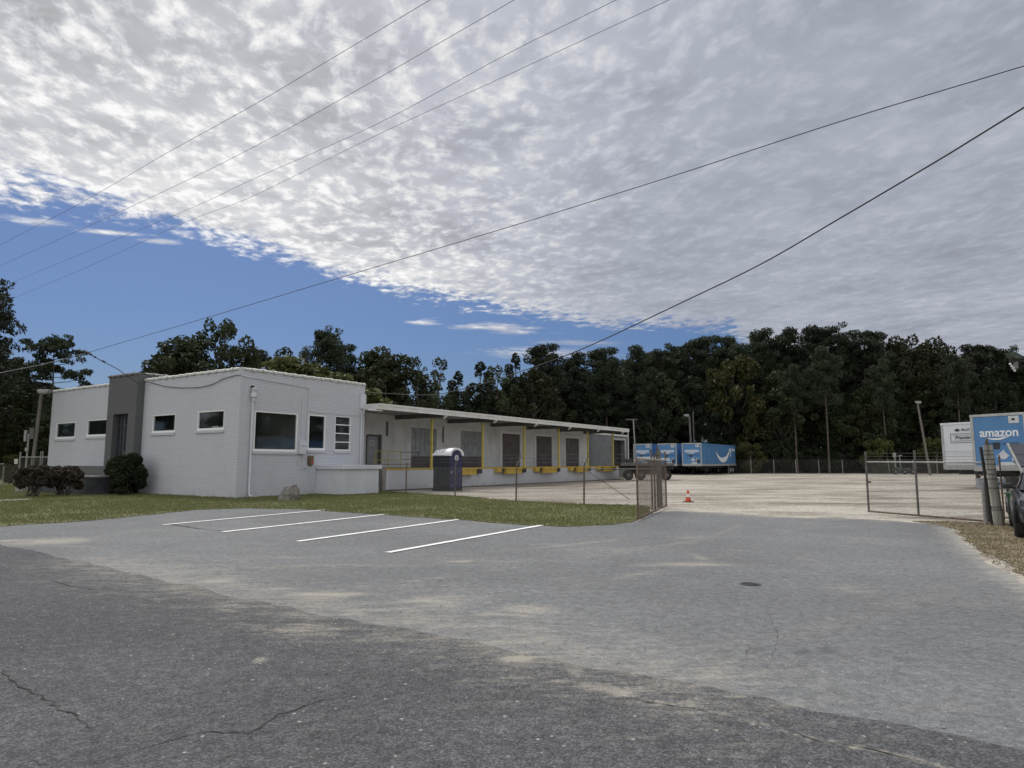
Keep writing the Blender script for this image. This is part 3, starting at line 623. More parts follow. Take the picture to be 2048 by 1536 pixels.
# rooms behind the windows
mb = MB()
mb.add([(.12, .12, .9), (7.7, .12, .9), (7.7, 5.5, .9), (.12, 5.5, .9)], [(0, 1, 2, 3)])
mb.add([(.12, .12, 4.5), (7.7, .12, 4.5), (7.7, 5.5, 4.5), (.12, 5.5, 4.5)], [(0, 1, 2, 3)])
mb.add([(.12, 5.5, .9), (7.7, 5.5, .9), (7.7, 5.5, 4.5), (.12, 5.5, 4.5)], [(0, 1, 2, 3)])
mb.add([(3.6, .12, .9), (3.6, 5.5, .9), (3.6, 5.5, 4.5), (3.6, .12, 4.5)], [(0, 1, 2, 3)])
mb.add([(4.4, 17.9, .9), (4.4, 5.5, .9), (4.4, 5.5, 4.5), (4.4, 17.9, 4.5)], [(0, 1, 2, 3)])
mb.add([(.12, 18.4, 4.5), (4.4, 18.4, 4.5), (4.4, 5.5, 4.5), (.12, 5.5, 4.5)], [(0, 1, 2, 3)])
mb.build('interior_wall', M['room'], BLD)
MB().box(2.6, 2.75, 3.2, 5.49, .92, 4.3).box(1.4, 1.5, 3.6, 3.9, .95, 3.4).build('interior_partition', M['room'], BLD)
MB().box(4.35, 4.8, 1.2, 1.25, 1.0, 2.95).box(5.75, 6.5, 1.0, 1.05, 1.0, 2.75).build('blue_screen', M['blind_blue'], BLD)
MB().box(.35, .8, 2.1, 2.6, 3.14, 3.34).build('window_box', M['trim'], BLD)
def window(fn, u0, u1, z0, z1, fw=.06, sill=True, mull=(), thick=.055):
    f = MB(); d0, d1 = .012, .095
    def bx(mb, a, b, c, d, e, g): mb.hull8([fn(a, c, e), fn(b, c, e), fn(b, c, g), fn(a, c, g), fn(a, d, e), fn(b, d, e), fn(b, d, g), fn(a, d, g)])
    bx(f, u0 + .002, u1 - .002, z0 + .002, z0 + fw * 1.5, d0, d1); bx(f, u0 + .002, u1 - .002, z1 - fw, z1 - .002, d0, d1)
    bx(f, u0 + .002, u0 + fw, z0 + fw * 1.5, z1 - fw, d0, d1); bx(f, u1 - fw, u1 - .002, z0 + fw * 1.5, z1 - fw, d0, d1)
    for m_ in mull: bx(f, u0 + fw, u1 - fw, m_ - .025, m_ + .025, d0, d1 - .01)
    w_ = f.build('window', M['frame_white'], BLD)
    zz = [z0 + fw * 1.5] + list(mull) + [z1 - fw]
    for a, b in zip(zz[:-1], zz[1:]):
        p = MB(); bx(p, u0 + fw, u1 - fw, a, b, .066, .072); p.build('pane', M['glass'], w_)
    if sill:
        s = MB(); bx(s, u0 - .05, u1 + .05, z0 - .13, z0 - .003, -.06, .02); s.build('sill', M['brick'], w_)
    return w_
for o in op_r[:2]: window(FR, *o, fw=.075)
o = op_r[2]; window(FR, *o, fw=.045, mull=[o[2] + (o[3] - o[2]) * k / 4 for k in (1, 2, 3)])
for o in op_l: window(FL, *o, fw=.07)
# clay coping tiles along the parapet, each lapping the next
def tile_mesh(l):
    mb = MB(); prof = [(-.19, -.06), (-.19, .02), (-.12, .065), (0, .085), (.12, .065), (.19, .02), (.19, -.06)]
    for k, (x, s) in enumerate(((0, 1.0), (l * .70, 1.0), (l * .701, 1.20), (l * 1.04, 1.20))):
        for p in prof: mb.v.append((x, p[0] * s, p[1] * s + (.0 if s == 1 else .004)))
    n = len(prof)
    for k in range(3):
        for j in range(n - 1): mb.f.append((k * n + j, k * n + j + 1, (k + 1) * n + j + 1, (k + 1) * n + j))
    mb.f.append(tuple(range(n))); mb.f.append(tuple(range(3 * n, 4 * n)))
    return mb
TL = .62
tm = tile_mesh(TL).mesh('coping_tile', M['coping'], True); td = tile_mesh(TL).mesh('coping_tile', M['coping_dark'], True)
n_ = int((OW - .1) / TL) + 1
for k in range(n_): link('coping_tile', tm, BLD, loc=(.12 + k * (OW - .2) / n_, .15, OH + .055 + random.uniform(-.008, .008)), rot=(0, random.uniform(-.01, .01), random.uniform(-.02, .02)))
n_ = int((OD - .1) / TL) + 1
for k in range(n_):
    y = .16 + k * (OD - .3) / n_
    if 7.7 < y < 10.9: continue
    link('coping_tile', tm, BLD, loc=(.15, y, OH + .055 + random.uniform(-.008, .008)), rot=(0, random.uniform(-.01, .01), math.pi / 2 + random.uniform(-.02, .02)))
for k in range(12): link('coping_tile', tm, BLD, loc=(OW - .15, .5 + k * TL, OH + .055), rot=(0, 0, math.pi / 2))
# grey entrance tower
TB0, TB1, TH = 8.17, 11.08, 6.18
FT = lambda u, z, d: (d - .40, u, z)
mb = wall(FT, TB0, TB1, 0, TH, [(8.92, 10.42, .9, 4.16)], .34)
mb.add([(-.4, TB0, 0), (1.6, TB0, 0), (1.6, TB0, TH), (-.4, TB0, TH)], [(0, 1, 2, 3)]); mb.add([(-.4, TB1, 0), (1.6, TB1, 0), (1.6, TB1, TH), (-.4, TB1, TH)], [(0, 1, 2, 3)])
mb.add([(1.6, TB0, OH - .5), (1.6, TB1, OH - .5), (1.6, TB1, TH), (1.6, TB0, TH)], [(0, 1, 2, 3)]); mb.add([(-.4, TB0, TH), (1.6, TB0, TH), (1.6, TB1, TH), (-.4, TB1, TH)], [(0, 1, 2, 3)])
tag(mb.build('entrance_tower', M['brick_grey'], BLD), 'grey painted brick entrance tower')
for k in range(5): link('coping_tile', td, BLD, loc=(-.24, TB0 + .05 + k * .57, TH + .055), rot=(0, random.uniform(-.02, .02), math.pi / 2))
for k in range(3): link('coping_tile', td, BLD, loc=(-.02 + k * .56, TB0 + .15, TH + .055), rot=(0, random.uniform(-.02, .02), 0))
mb = MB()
for k in range(5): mb.box(-.14 + .03 * (k % 2), -.07, 9.65 + k * .15, 9.65 + k * .15 + .135, .9, 4.15)
mb.build('entry_panel', M['charcoal'], BLD)
dr = MB().box(-.11, -.07, 8.93, 9.58, .9, 3.55).build('door', M['charcoal'], BLD)
MB().box(-.122, -.112, 9.05, 9.46, 1.9, 3.4).build('pane', M['car_glass'], dr); MB().box(-.17, -.112, 9.50, 9.54, 1.8, 2.2).build('handle', M['galv'], dr)
MB().box(-.14, -.07, 9.585, 9.645, .9, 4.15).box(-.14, -.07, 8.93, 9.58, 3.555, 3.64).box(-.10, -.07, 8.93, 9.58, 3.645, 4.15).build('door_frame', M['charcoal'], BLD)
# downspouts, conduit and meter on the lot facade
mb = MB(); mb.tube([(.62, -.10, 4.55), (.62, -.10, .22), (.62, -.16, .10), (.62, -.34, .05)], .055, 10)
mb.lathe([(.06, 4.42), (.085, 4.5), (.085, 4.58), (.14, 4.62), (.14, 4.74), (.11, 4.78), (.11, 4.92), (.135, 4.95), (.135, 5.02), (.07, 5.06)], 12, (.62, -.16, 0))
ds = mb.build('downspout', M['smooth_white'], BLD, True); MB().box(.54, .70, -.04, .04, 5.0, 5.16).build('scupper', M['dark'], ds)
mb = MB().tube([(7.55, -.06, 4.35), (7.55, -.06, 1.48)], .04, 8).tube([(7.72, -.05, 5.35), (7.72, -.05, 4.3)], .05, 8).box(7.45, 7.84, -.10, -.003, 4.55, 5.35)
mb.build('downspout', M['smooth_white'], BLD)
mb = MB().tube([(0.02, -.03, 5.57), (1.2, -.03, 5.5), (3.75, -.03, 5.38), (3.92, -.03, 5.3), (3.93, -.03, 5.1), (3.82, -.05, 2.7)], .022, 6)
mb.tube([(3.55, -.03, 4.85), (3.5, -.03, 2.66)], .03, 6).tube([(3.62, -.03, 2.05), (3.66, -.03, 1.45), (3.9, -.03, 1.32), (4.1, -.03, 1.4)], .018, 6)
mb.tube([(3.95, -.03, 4.22), (4.6, -.03, 4.14), (5.4, -.03, 4.2), (6.6, -.03, 4.12), (7.5, -.03, 4.2)], .016, 6)
mb.tube([(3.35, -.03, 2.04), (3.4, -.03, 1.3), (3.9, -.03, 1.27)], .014, 6)
mb.build('conduit', M['smooth_white'], BLD, True)
mt = MB().box(3.34, 3.76, -.19, -.004, 2.02, 2.66).build('meter_box', M['smooth_white'], BLD, bevel=.012)
MB().box(3.37, 3.73, -.20, -.19, 2.40, 2.43).build('meter_latch', M['galv'], mt)
bb = MB().prism([(3.98, 1.93), (4.28, 1.93), (4.28, 1.52), (4.13, 1.40), (3.98, 1.52)], XZ, -.13, -.004).build('alarm_box', M['brown_box'], BLD)
MB().box(4.14, 4.26, -.14, -.131, 1.53, 1.78).build('orange_tag', M['orange_tag'], bb)
# projecting bay with a flat cap (basement stair cover)
BX0, BX1, BY = 4.62, 7.10, -1.90
bay = MB().box(BX0, BX1, BY, -.002, 0, 1.26).build('stair_cover', M['smooth_white'], BLD)
MB().box(BX0 - .10, BX1 + .12, BY - .12, -.003, 1.262, 1.47).build('cap', M['smooth_white'], bay, bevel=.015)

# ---------------- dock
DK, WD, RE = 1.26, 3.2, 41.45      # deck height, wall setback, end of roof
bd = brick_d = MB()
bd.box(9.6, RE, .0, .35, 0, 1.17)
bd.build('dock_wall', M['brick_dock'], BLD)
MB().box(9.3, 9.598, -.05, 3.0, 0, 1.255).box(7.86, 9.3, 1.6, 1.9, 0, 1.255).build('dock_stair_wall', M['concrete'], BLD)
for k in range(5): MB().box(7.9, 9.28, 1.58 - .30 * (k + 1), 1.58 - .30 * k, 0, 1.05 - .2 * k).build('step', M['concrete'], BLD)
MB().box(9.6, RE + .02, .36, WD + .4, 1.05, 1.25).box(7.86, 9.6, 1.91, WD + .4, 1.05, 1.249).build('deck', M['concrete'], BLD)
MB().box(9.6, RE + .02, -.03, .36, 1.172, 1.262).build('dock_edge', M['yellow'], BLD)
M['base_strip'] = pmat('dark_base_strip', (.10, .09, .08), (.06, .055, .05), 1.2, .95, .4, 20)
fo = MB().box(9.6, RE, -.55, -.002, 0, .045).build('dock_base_strip', M['base_strip'], BLD)  # low dark strip along the foot of the dock wall
# back wall with doors
doors = [(15.3, 17.95, 3.94, 'g'), (20.75, 23.5, 3.94, 'g'), (26.16, 28.84, 3.93, 'b'), (31.42, 34.2, 3.9, 'b'), (36.73, 39.43, 3.89, 'b')]
FD = lambda u, z, d: (u, WD + d, z)
mb = wall(FD, OW, RE, DK - .2, 4.66, [(11.25, 12.35, 1.25, 3.25)] + [(a, b, 1.25, c) for a, b, c, _ in doors], .25)
mb.build('warehouse_wall', M['under_white'], BLD)
for a, b, c, k in doors:
    if k == 'b':
        d = MB().box(a + .002, b - .002, WD + .06, WD + .10, 1.25, c - .002).build('overhead_door', M['brown_door'], BLD)
        for q in range(5): zq = 1.27 + q * (c - 1.29) / 5; MB().box(a + .05, b - .05, WD + .045, WD + .058, zq, zq + (c - 1.29) / 5 - .03).build('door_panel', M['brown_door'], d)
        fm = MB().box(a - .16, a - .002, WD - .04, WD - .002, 1.25, c).box(b + .002, b + .16, WD - .04, WD - .002, 1.25, c).box(a - .16, b + .16, WD - .04, WD - .002, c + .002, c + .18)
        fm.build('door_frame', M['trim'], BLD)
    else:
        d = MB().box(a + .002, b - .002, WD + .12, WD + .14, 1.25, c - .002).build('strip_door', M['grey_door'], BLD)
        n = 11
        for q in range(n): aq = a + .02 + q * (b - a - .04) / n; MB().box(aq, aq + (b - a) / n * .93, WD + .06 + .015 * (q % 2), WD + .068 + .015 * (q % 2), 2.05 + random.uniform(-.02, .02), c - .1).build('door_strip', M['grey_door'], d)
        MB().box(a + .01, b - .01, WD + .03, WD + .055, 1.26, 2.02).build('kick_plate', M['brown_door'], d)
sdn = MB().box(11.27, 12.33, WD + .1, WD + .14, 1.25, 3.23).build('side_door', M['grey_door'], BLD)
MB().box(11.5, 12.0, WD + .088, WD + .098, 2.65, 2.98).build('notice', M['notice'], sdn)
mb = MB()
for q in range(4): mb.box(11.54, 11.96, WD + .083, WD + .087, 2.70 + q * .065, 2.725 + q * .065)
mb.build('notice_lettering', M['logo_black'], sdn)
MB().box(11.15, 11.25, WD - .04, WD + .1, 1.25, 3.3).box(12.35, 12.5, WD - .04, WD + .1, 1.25, 3.35).box(11.25, 12.35, WD - .04, WD + .1, 3.25, 3.35).build('door_frame', M['beam'], BLD)
MB().box(12.9, 13.0, WD - .10, WD - .002, 3.3, 4.2).build('wall_conduit', M['beam'], BLD); MB().box(18.6, 18.68, WD - .08, WD - .002, 3.0, 4.1).build('wall_conduit', M['beam'], BLD)
mb = MB()
for x in (14.6, 19.9, 25.2, 30.5, 35.8): mb.box(x, x + 4.2, WD - .05, WD - .002, 4.12, 4.18)
mb.build('wall_trim', M['under_white'], BLD)
# grey annex past the dock
mb = wall(FD, RE + .02, 51.0, 0, 4.45, [(47.45, 50.2, .9, 4.0)], .5); mb.build('annex_wall', M['annex'], BLD)
MB().box(47.3, 50.4, WD - .06, WD - .003, 4.003, 4.2).box(50.2, 50.4, WD - .06, WD - .003, .9, 4.0).build('door_frame', M['soffit'], BLD)
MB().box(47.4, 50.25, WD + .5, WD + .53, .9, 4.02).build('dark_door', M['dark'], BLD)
MB().box(RE + .02, 51.1, WD - .1, WD + 9, 4.452, 4.6).build('annex_roof', M['fascia'], BLD)
MB().box(7.86, RE, WD + .4, WD + 11, 4.3, 4.62).build('warehouse_roof', M['roof_top'], BLD)
MB().box(RE - .25, RE, WD + .41, WD + 11, 0, 4.3).build('warehouse_end_wall', M['brick_dock'], BLD)
# canopy roof
mb = MB().box(7.86, RE, -1.06, WD + .4, 4.66, 4.70); mb.build('canopy_soffit', M['soffit'], BLD)
MB().box(7.80, RE, -1.06, WD + .4, 4.702, 4.775).build('canopy_roof', M['roof_top'], BLD)
mb = MB().box(7.77, RE + .05, -1.12, -1.062, 4.49, 4.80).box(7.77, RE + .05, -1.16, -1.122, 4.70, 4.815)
mb.box(7.72, 7.768, -1.12, -.004, 4.49, 4.80).box(RE + .052, RE + .10, -1.12, WD, 4.49, 4.80)
mb.build('fascia', M['fascia'], BLD)
MB().box(7.2, 8.2, -1.0, -.9, 4.40, 4.47).build('gutter_bracket', M['trim'], BLD)
COLS = [13.75, 19.21, 24.61, 29.95, 35.22, 40.47]
colm = MB().box(-.06, .06, .06, .18, 1.262, 4.38).box(-.11, .11, .02, .22, 1.263, 1.285).mesh('column', M['yellow_pale'])
bmm = MB().box(-.07, .07, -.84, WD - .01, 4.385, 4.655).mesh('beam', M['beam'])
bem = MB().hull8([(-.08, -1.05, 4.42), (.08, -1.05, 4.42), (.08, -.85, 4.28), (-.08, -.85, 4.28), (-.08, -1.05, 4.60), (.08, -1.05, 4.60), (.08, -.85, 4.62), (-.08, -.85, 4.62)]).mesh('beam_end', M['trim'])
for i, a in enumerate(COLS):
    link('column', colm, BLD, loc=(a, 0, 0)); b = link('beam', bmm, BLD, loc=(a, 0, 0)); link('beam_end', bem, b)
MB().tube([(RE, -1.05, 4.5), (RE, -1.05, .1)], .045, 8).build('downspout', M['trim'], BLD)
# dock levelers with bumpers
def leveler(a0):
    g_ = MB().box(0, 2.05, -.42, -.034, .80, 1.20).box(.0, 2.05, -.46, -.42, 1.12, 1.24)
    o = g_.build('dock_leveler', M['yellow'], BLD, loc=(a0, 0, 0))
    MB().hull8([(2.07, -.034, .95), (2.5, -.034, 1.1), (2.5, -.05, 1.1), (2.07, -.36, .95), (2.07, -.034, 1.21), (2.5, -.034, 1.21), (2.5, -.05, 1.21), (2.07, -.36, 1.21)]).build('gusset', M['yellow'], o)
    MB().box(-.95, -.42, -.30, -.034, .90, 1.21).build('side_plate', M['yellow'], o)
    MB().box(-.40, -.02, -.26, -.034, .88, 1.18).build('bumper', M['rubber'], o); MB().box(2.52, 2.95, -.24, -.034, .86, 1.16).build('bumper', M['rubber'], o)
for a in (15.75, 21.4, 26.6, 32.2, 37.4): leveler(a)
# yellow guard rails by the stairs
mb = MB()
for x in (11.0, 12.1, 13.2): mb.tube([(x, 2.2, DK), (x, 2.2, 2.30)], .028, 6)
mb.tube([(11.0, 2.2, 2.3), (13.2, 2.2, 2.3)], .028, 6).tube([(11.0, 2.2, 1.75), (13.2, 2.2, 1.75)], .024, 6).tube([(11.5, 2.2, DK), (11.5, 2.2, 2.3)], .02, 6)
mb.build('guard_rail', M['yellow_pale'], BLD, True)
MB().tube([(13.2, 2.2, 2.25), (14.3, 1.6, 2.25)], .02, 6).tube([(13.2, 2.2, 1.8), (14.3, 1.6, 1.8)], .018, 6).tube([(14.3, 1.6, DK), (14.2, 1.6, 2.28)], .028, 6).build('guard_rail', M['beam'], BLD, True)
tag(BLD.children[-1], 'thin dark guard rail')
MB().tube([(7.2, -1.0, 1.5), (11.5, -.4, 1.5)], .02, 6).tube([(7.2, -1.0, 1.30), (11.5, -.4, 1.32)], .016, 6).build('stair_rail', M['galv_dark'], BLD)

# low ramp walls at the front door
def loc2(px_, py_, z=0):
    g_ = G(px_, py_, z); d = Vector((g_.x, g_.y)) - C0; return d.dot(R2), d.dot(L2)
ramp = empty('entry_ramp', (C0.x, C0.y, 0), ANG, 'dark low ramp wall with grey parapet leading to the front entrance', 'ramp')
MB().box(-2.2, -.42, 8.4, 15.6, 0, .86).build('base_wall', M['navy_wall'], ramp)
MB().box(-2.26, -.42, 8.34, 15.66, .862, .93).build('ledge', M['concrete'], ramp)
MB().box(-1.2, -1.0, 9.2, 13.35, .932, 1.42).build('parapet', M['brick_grey'], ramp)
MB().box(-1.22, -.98, 13.352, 13.6, .932, 1.44).build('end_post', M['concrete'], ramp)
MB().box(-2.6, -2.2, 15.0, 15.9, 0, .25).build('step', M['concrete'], ramp)

# ------------------------------------------------------------------ generic chain link
def chain(mb, p, q, z0, z1, s=.075, r=.0028):
    p = Vector((p[0], p[1], 0)); q = Vector((q[0], q[1], 0)); L = (q - p).length; d = (q - p) / L; n = Vector((-d.y, d.x, 0)); h = z1 - z0
    for sg in (1, -1):
        k0 = -int(h / s) - 1
        for k in range(k0, int(L / s) + 1 + (int(h / s) + 1 if sg < 0 else 0)):
            u0 = k * s; za, zb = 0.0, h; ua, ub = (u0, u0 + h) if sg > 0 else (u0, u0 - h)
            # clip to 0..L
            def cl(u, z, u2, z2):
                if u < 0: z += (0 - u) * (z2 - z) / (u2 - u); u = 0
                if u > L: z += (L - u) * (z2 - z) / (u2 - u); u = L
                return u, z
            if max(ua, ub) <= 0 or min(ua, ub) >= L: continue
            a = cl(ua, za, ub, zb); b = cl(ub, zb, ua, za)
            if abs(a[0] - b[0]) < .01: continue
            A = p + d * a[0] + Vector((0, 0, z0 + a[1])) + n * (.002 * sg); B = p + d * b[0] + Vector((0, 0, z0 + b[1])) + n * (.002 * sg)
            e = (B - A).normalized(); x = e.cross(n).normalized() * r; y = n * r
            mb.add([A + x, A - x * .5 + y, A - x * .5 - y, B + x, B - x * .5 + y, B - x * .5 - y], [(0, 1, 4, 3), (1, 2, 5, 4), (2, 0, 3, 5)])
def lean(p, z, top_px):
    return None
# left fence: posts at their places, low mesh, arms for barbed wire
FP = [G(777, 986), G(812, 987), G(910, 993), G(1032, 1002.5), G(1168, 1009.5), G(1319, 1014.5)]
fen = empty('yard_fence', (0, 0, 0), 0, 'rusty chain-link fence with barbed wire arms between the lawn and the gravel yard', 'fence')
RZ = 1.36
for i, p in enumerate(FP[1:5]):
    mb = MB().tube([(p.x, p.y, 0), (p.x + random.uniform(-.03, .03), p.y, RZ + .05), (p.x + .05, p.y, RZ + .22)], .033, 8)
    mb.build('post', M['rust'] if i != 1 else M['galv_dark'], fen, True)
    q = p + Vector((.06, 0, RZ + .2)); o = MB().tube([q, q + Vector((.14 if i != 1 else -.02, .05, .28)), q + Vector((.17, .06, .5))], [.022, .018, .01], 6).build('barb_arm', M['galv'] if i == 0 else M['rust'], fen, True)
for i in range(5):
    mb = MB(); chain(mb, FP[i], FP[i + 1], .04, RZ - .01, .085 if i < 3 else .075, .0022 if i < 3 else .0032); o = mb.build('mesh', M['mesh_rust'] if i > 2 else M['mesh_galv'], fen); o['kind'] = 'stuff'
mb = MB().tube([FP[4] + Vector((0, 0, RZ)), FP[5] + Vector((0, 0, RZ))], .021, 8); mb.build('top_rail', M['galv_dark'], fen)
mb = MB().tube([FP[4] + Vector((.1, 0, RZ - .05)), FP[4].lerp(FP[5], .62) + Vector((0, 0, .25))], .012, 6); mb.build('brace_rod', M['rust'], fen)
mb = MB()
for k, z in enumerate((1.62, 1.78, 1.93)):
    for a, b in zip(FP[1:-1], FP[2:]):
        off = Vector((.08 + .05 * k, .02 * k, 0)); mb.tube([a + off + Vector((0, 0, z)), a.lerp(b, .5) + off + Vector((0, 0, z - .03)), b + off + Vector((0, 0, z))], .005, 4, False)
mb.tube([FP[1] + Vector((0, 0, RZ)), FP[2] + Vector((0, 0, RZ)), FP[3] + Vector((0, 0, RZ)), FP[4] + Vector((0, 0, RZ))], .004, 4, False)
mb.build('barbed_wire', M['mesh_galv'], fen)
# big strapped post at the left gate
def strapped_post(name, base, h, r, top_off, label, bands, dark=False):
    t = empty(name, (base.x, base.y, 0), 0, label, 'post', 'thick strapped gate posts')
    pts = []; rs = []
    for k in range(9):
        q = k / 8; pts.append(Vector((top_off * q, 0, h * q))); rs.append(r * (1.06 - .12 * q) * (1 + .02 * math.sin(k * 2.1)))
    MB().tube(pts, rs, 14).build('timber', M['wood_post'] if not dark else M['wood_pole'], t, True)
    MB().tube([pts[-1] + Vector((0, 0, -.02)), pts[-1] + Vector((-.02, 0, .08)), pts[-1] + Vector((.01, .01, .2))], [r * .5, r * .36, r * .12], 6).build('splintered_top', M['bark'], t)
    for z in bands:
        q = z / h; rr_ = r * (1.06 - .12 * q) * 1.03 + .006
        MB().tube([(top_off * q, 0, z - .009), (top_off * q, 0, z + .009)], rr_, 14, False).build('strap', M['iron'], t)
    return t
strapped_post('gate_post', G(1320, 1015.5), 2.02, .095, -.02, 'thick brown post with straps holding the open left gate', (1.25, 1.5, 1.7, 1.85), True)
strapped_post('gate_post', G(1999, 1051), 2.05, .108, -.14, 'thick pale grey post with many straps beside the right gate and dark car', (.40, .47, .95, 1.18, 1.30, 1.42, 1.56, 1.68, 1.80, 1.9))
# left gate leaf
gp0, gp1 = G(1333, 1017), G(1276, 1043)
gate = empty('gate_leaf', (0, 0, 0), 0, 'rusty chain-link gate leaf swung open toward the car park, left of the driveway', 'gate', 'gate leaves of the driveway')
def vpost(mb, p, z0, z1, r=.028): mb.tube([(p.x, p.y, z0), (p.x, p.y, z1)], r, 8)
gm = gp0.lerp(gp1, .45)
for p, z1 in ((gp0, 1.98), (gp1, 1.72), (gm, 1.85)):
    mb = MB(); vpost(mb, p, .06, z1); mb.build('upright', M['rust'], gate, True)
MB().tube([gp0 + Vector((0, 0, 1.68)), gp1 + Vector((0, 0, 1.70))], .028, 8).build('top_rail', M['galv'], gate)
MB().tube([gp0 + Vector((0, 0, .09)), gp1 + Vector((0, 0, .09))], .026, 8).build('bottom_rail', M['rust'], gate)
mb = MB(); chain(mb, gp0, gp1, .1, 1.68, .095, .0022); o = mb.build('mesh', M['mesh_rust'], gate); o['kind'] = 'stuff'
# thin stay posts next to the strapped post
for (px_, py_, z1, lab) in ((1305, 1020, 2.0, 'thin steel post with pale base standing behind the left gate leaf'), (1311, 1016, 1.75, 'thin dark rod beside the thick brown gate post')):
    g_ = G(px_, py_); t = empty('steel_post', (g_.x, g_.y, 0), 0, lab, 'post')
    MB().tube([(0, 0, 0), (0, 0, z1)], .03 if z1 > 1.9 else .016, 8).build('shaft', M['galv_dark'], t); MB().tube([(0, 0, z1), (0, 0, z1 + .04)], .036 if z1 > 1.9 else .02, 8).build('cap', M['rust'], t)
# right gate leaf
ga, gb = G(1738, 1027), G(1979, 1048)
gate2 = empty('gate_leaf', (0, 0, 0), 0, 'grey chain-link gate leaf with barbed wire on top, right of the driveway', 'gate', 'gate leaves of the driveway')
gmid = ga.lerp(gb, .46)
for p, z1, mt_ in ((ga, 1.95, 'galv_dark'), (gmid, 1.96, 'galv_dark')):
    mb = MB(); vpost(mb, p, .05, z1, .032); mb.build('upright', M[mt_], gate2, True)
MB().tube([gb + Vector((0, 0, .05)), gb + Vector((-.02, 0, 1.62))], .03, 8).build('upright', M['galv_dark'], gate2)
MB().tube([ga + Vector((0, 0, 1.62)), gb + Vector((-.02, 0, 1.60))], .024, 8).build('top_rail', M['galv'], gate2)
MB().tube([ga + Vector((0, 0, .07)), gb + Vector((0, 0, .07))], .028, 8).build('bottom_rail', M['rust'], gate2)
mb = MB(); chain(mb, ga, gb, .08, 1.6, .075, .0024); o = mb.build('mesh', M['mesh_galv'], gate2); o['kind'] = 'stuff'
mb = MB()
for z in (1.70, 1.79, 1.89): mb.tube([ga + Vector((0, 0, z)), gmid + Vector((0, 0, z - .015)), gb + Vector((-.03, 0, z - .02))], .004, 4, False)
mb.build('barbed_wire', M['mesh_galv'], gate2); MB().box(ga.x - .02, ga.x + .11, ga.y - .03, ga.y + .03, .96, 1.02).build('latch', M['rust'], gate2)
g_ = G(1984, 1050); t = empty('steel_post', (g_.x, g_.y, 0), 0, 'leaning dark gate hinge post just left of the thick grey post', 'post')
MB().tube([(0, 0, 0), (-.06, 0, 1.0), (-.13, 0, 2.0)], .035, 10).build('shaft', M['chassis'], t, True)
MB().box(-.1, .16, -.02, .02, 1.35, 1.38).build('hinge', M['chassis'], t); MB().box(-.03, .2, -.02, .02, .42, .46).build('hinge', M['chassis'], t)
MB().tube([(-.06, .12, 0), (-.07, .12, 1.1)], .05, 10).build('sleeve', M['galv'], t)
# fence running right behind the car
ft = empty('side_fence', (0, 0, 0), 0, 'short stretch of chain-link fence behind the dark car at the right edge', 'fence')
fa, fb = G(2009, 1043), G(2300, 1040)
mb = MB(); chain(mb, fa, fb, .05, 1.5, .075, .0024); o = mb.build('mesh', M['mesh_galv'], ft); o['kind'] = 'stuff'
for q in (.0, .5, 1): p = fa.lerp(fb, q); MB().tube([p, p + Vector((0, 0, 1.8))], .022, 8).build('post', M['rust'], ft)
MB().tube([fa + Vector((0, 0, .1)), fb + Vector((0, 0, .1))], .02, 6).build('bottom_rail', M['rust'], ft)
MB().tube([fa + Vector((0, 0, 1.35)), fb + Vector((0, 0, 1.35))], .02, 6).build('top_rail', M['galv'], ft)

# ------------------------------------------------------------------ portable toilet
g_ = Vector((-3.52, 38.1)); pt = empty('portable_toilet', (g_.x, g_.y, 0), ANG, 'navy and dark grey portable toilet with white domed roof by the dock', 'portable toilet')
PWd, PDp = 1.16, 1.16
mb = MB().box(0, PWd, 0, PDp, .12, 2.02); o = mb.build('cabin', M['slate_plastic'], pt, bevel=.03)
MB().box(-.03, PWd + .03, -.03, PDp + .03, 0, .12).build('base', M['chassis'], pt, bevel=.015)
mb = MB()
for k in range(3): mb.box(-.022, -.002, .12 + k * .33, .12 + k * .33 + .27, .25, 1.85)
mb.build('side_rib', M['slate_plastic'], pt)
mb = MB(); mb.tube([(-.026, .15, .75), (-.026, .5, .45), (-.026, .9, .52), (-.026, 1.05, .75)], .02, 6); mb.tube([(-.026, .15, .35), (-.026, .5, .55), (-.026, .9, .45), (-.026, 1.05, .3)], .02, 6); mb.build('side_emblem', M['navy_wall'], pt)
dr = MB().box(.10, PWd - .10, -.04, -.002, .16, 1.95).build('door', M['navy_plastic'], pt, bevel=.01)
MB().box(.13, .17, -.075, -.042, 1.0, 1.12).build('handle', M['white_plastic'], dr); MB().box(.13, .16, -.055, -.042, .3, .36).build('hinge', M['white_plastic'], dr)
MB().box(0, .10, -.05, -.002, .12, 2.02).box(PWd - .10, PWd, -.05, -.002, .12, 2.02).build('door_post', M['navy_plastic'], pt, bevel=.01)
# arch over the door
arch = [(PWd / 2 + .50 * math.cos(t_), 1.98 + .33 * math.sin(t_)) for t_ in [math.pi * k / 14 for k in range(15)]]
MB().prism(arch, XZ, -.03, .3).build('arch_panel', M['navy_plastic'], pt)
def arc_shell(ri, ro, zr, y0, y1, zc=1.98, n=16, k=1.0):
    mb = MB(); q = n + 1
    for y in (y0, y1):
        for (rx, rz) in ((ri, ri * .68), (ro, ro * .68)):
            for j in range(q): t_ = math.pi * j / n; mb.v.append((PWd / 2 + rx * math.cos(t_), y, zc + rz * math.sin(t_) * k))
    for j in range(n):
        a = j; mb.f += [(a, a + 1, q + a + 1, q + a), (2 * q + a, 3 * q + a, 3 * q + a + 1, 2 * q + a + 1), (q + a, q + a + 1, 3 * q + a + 1, 3 * q + a), (a, 2 * q + a, 2 * q + a + 1, a + 1)]
    mb.f += [(0, q, 3 * q, 2 * q), (q - 1, 3 * q - 1, 4 * q - 1, 2 * q - 1)]
    return mb
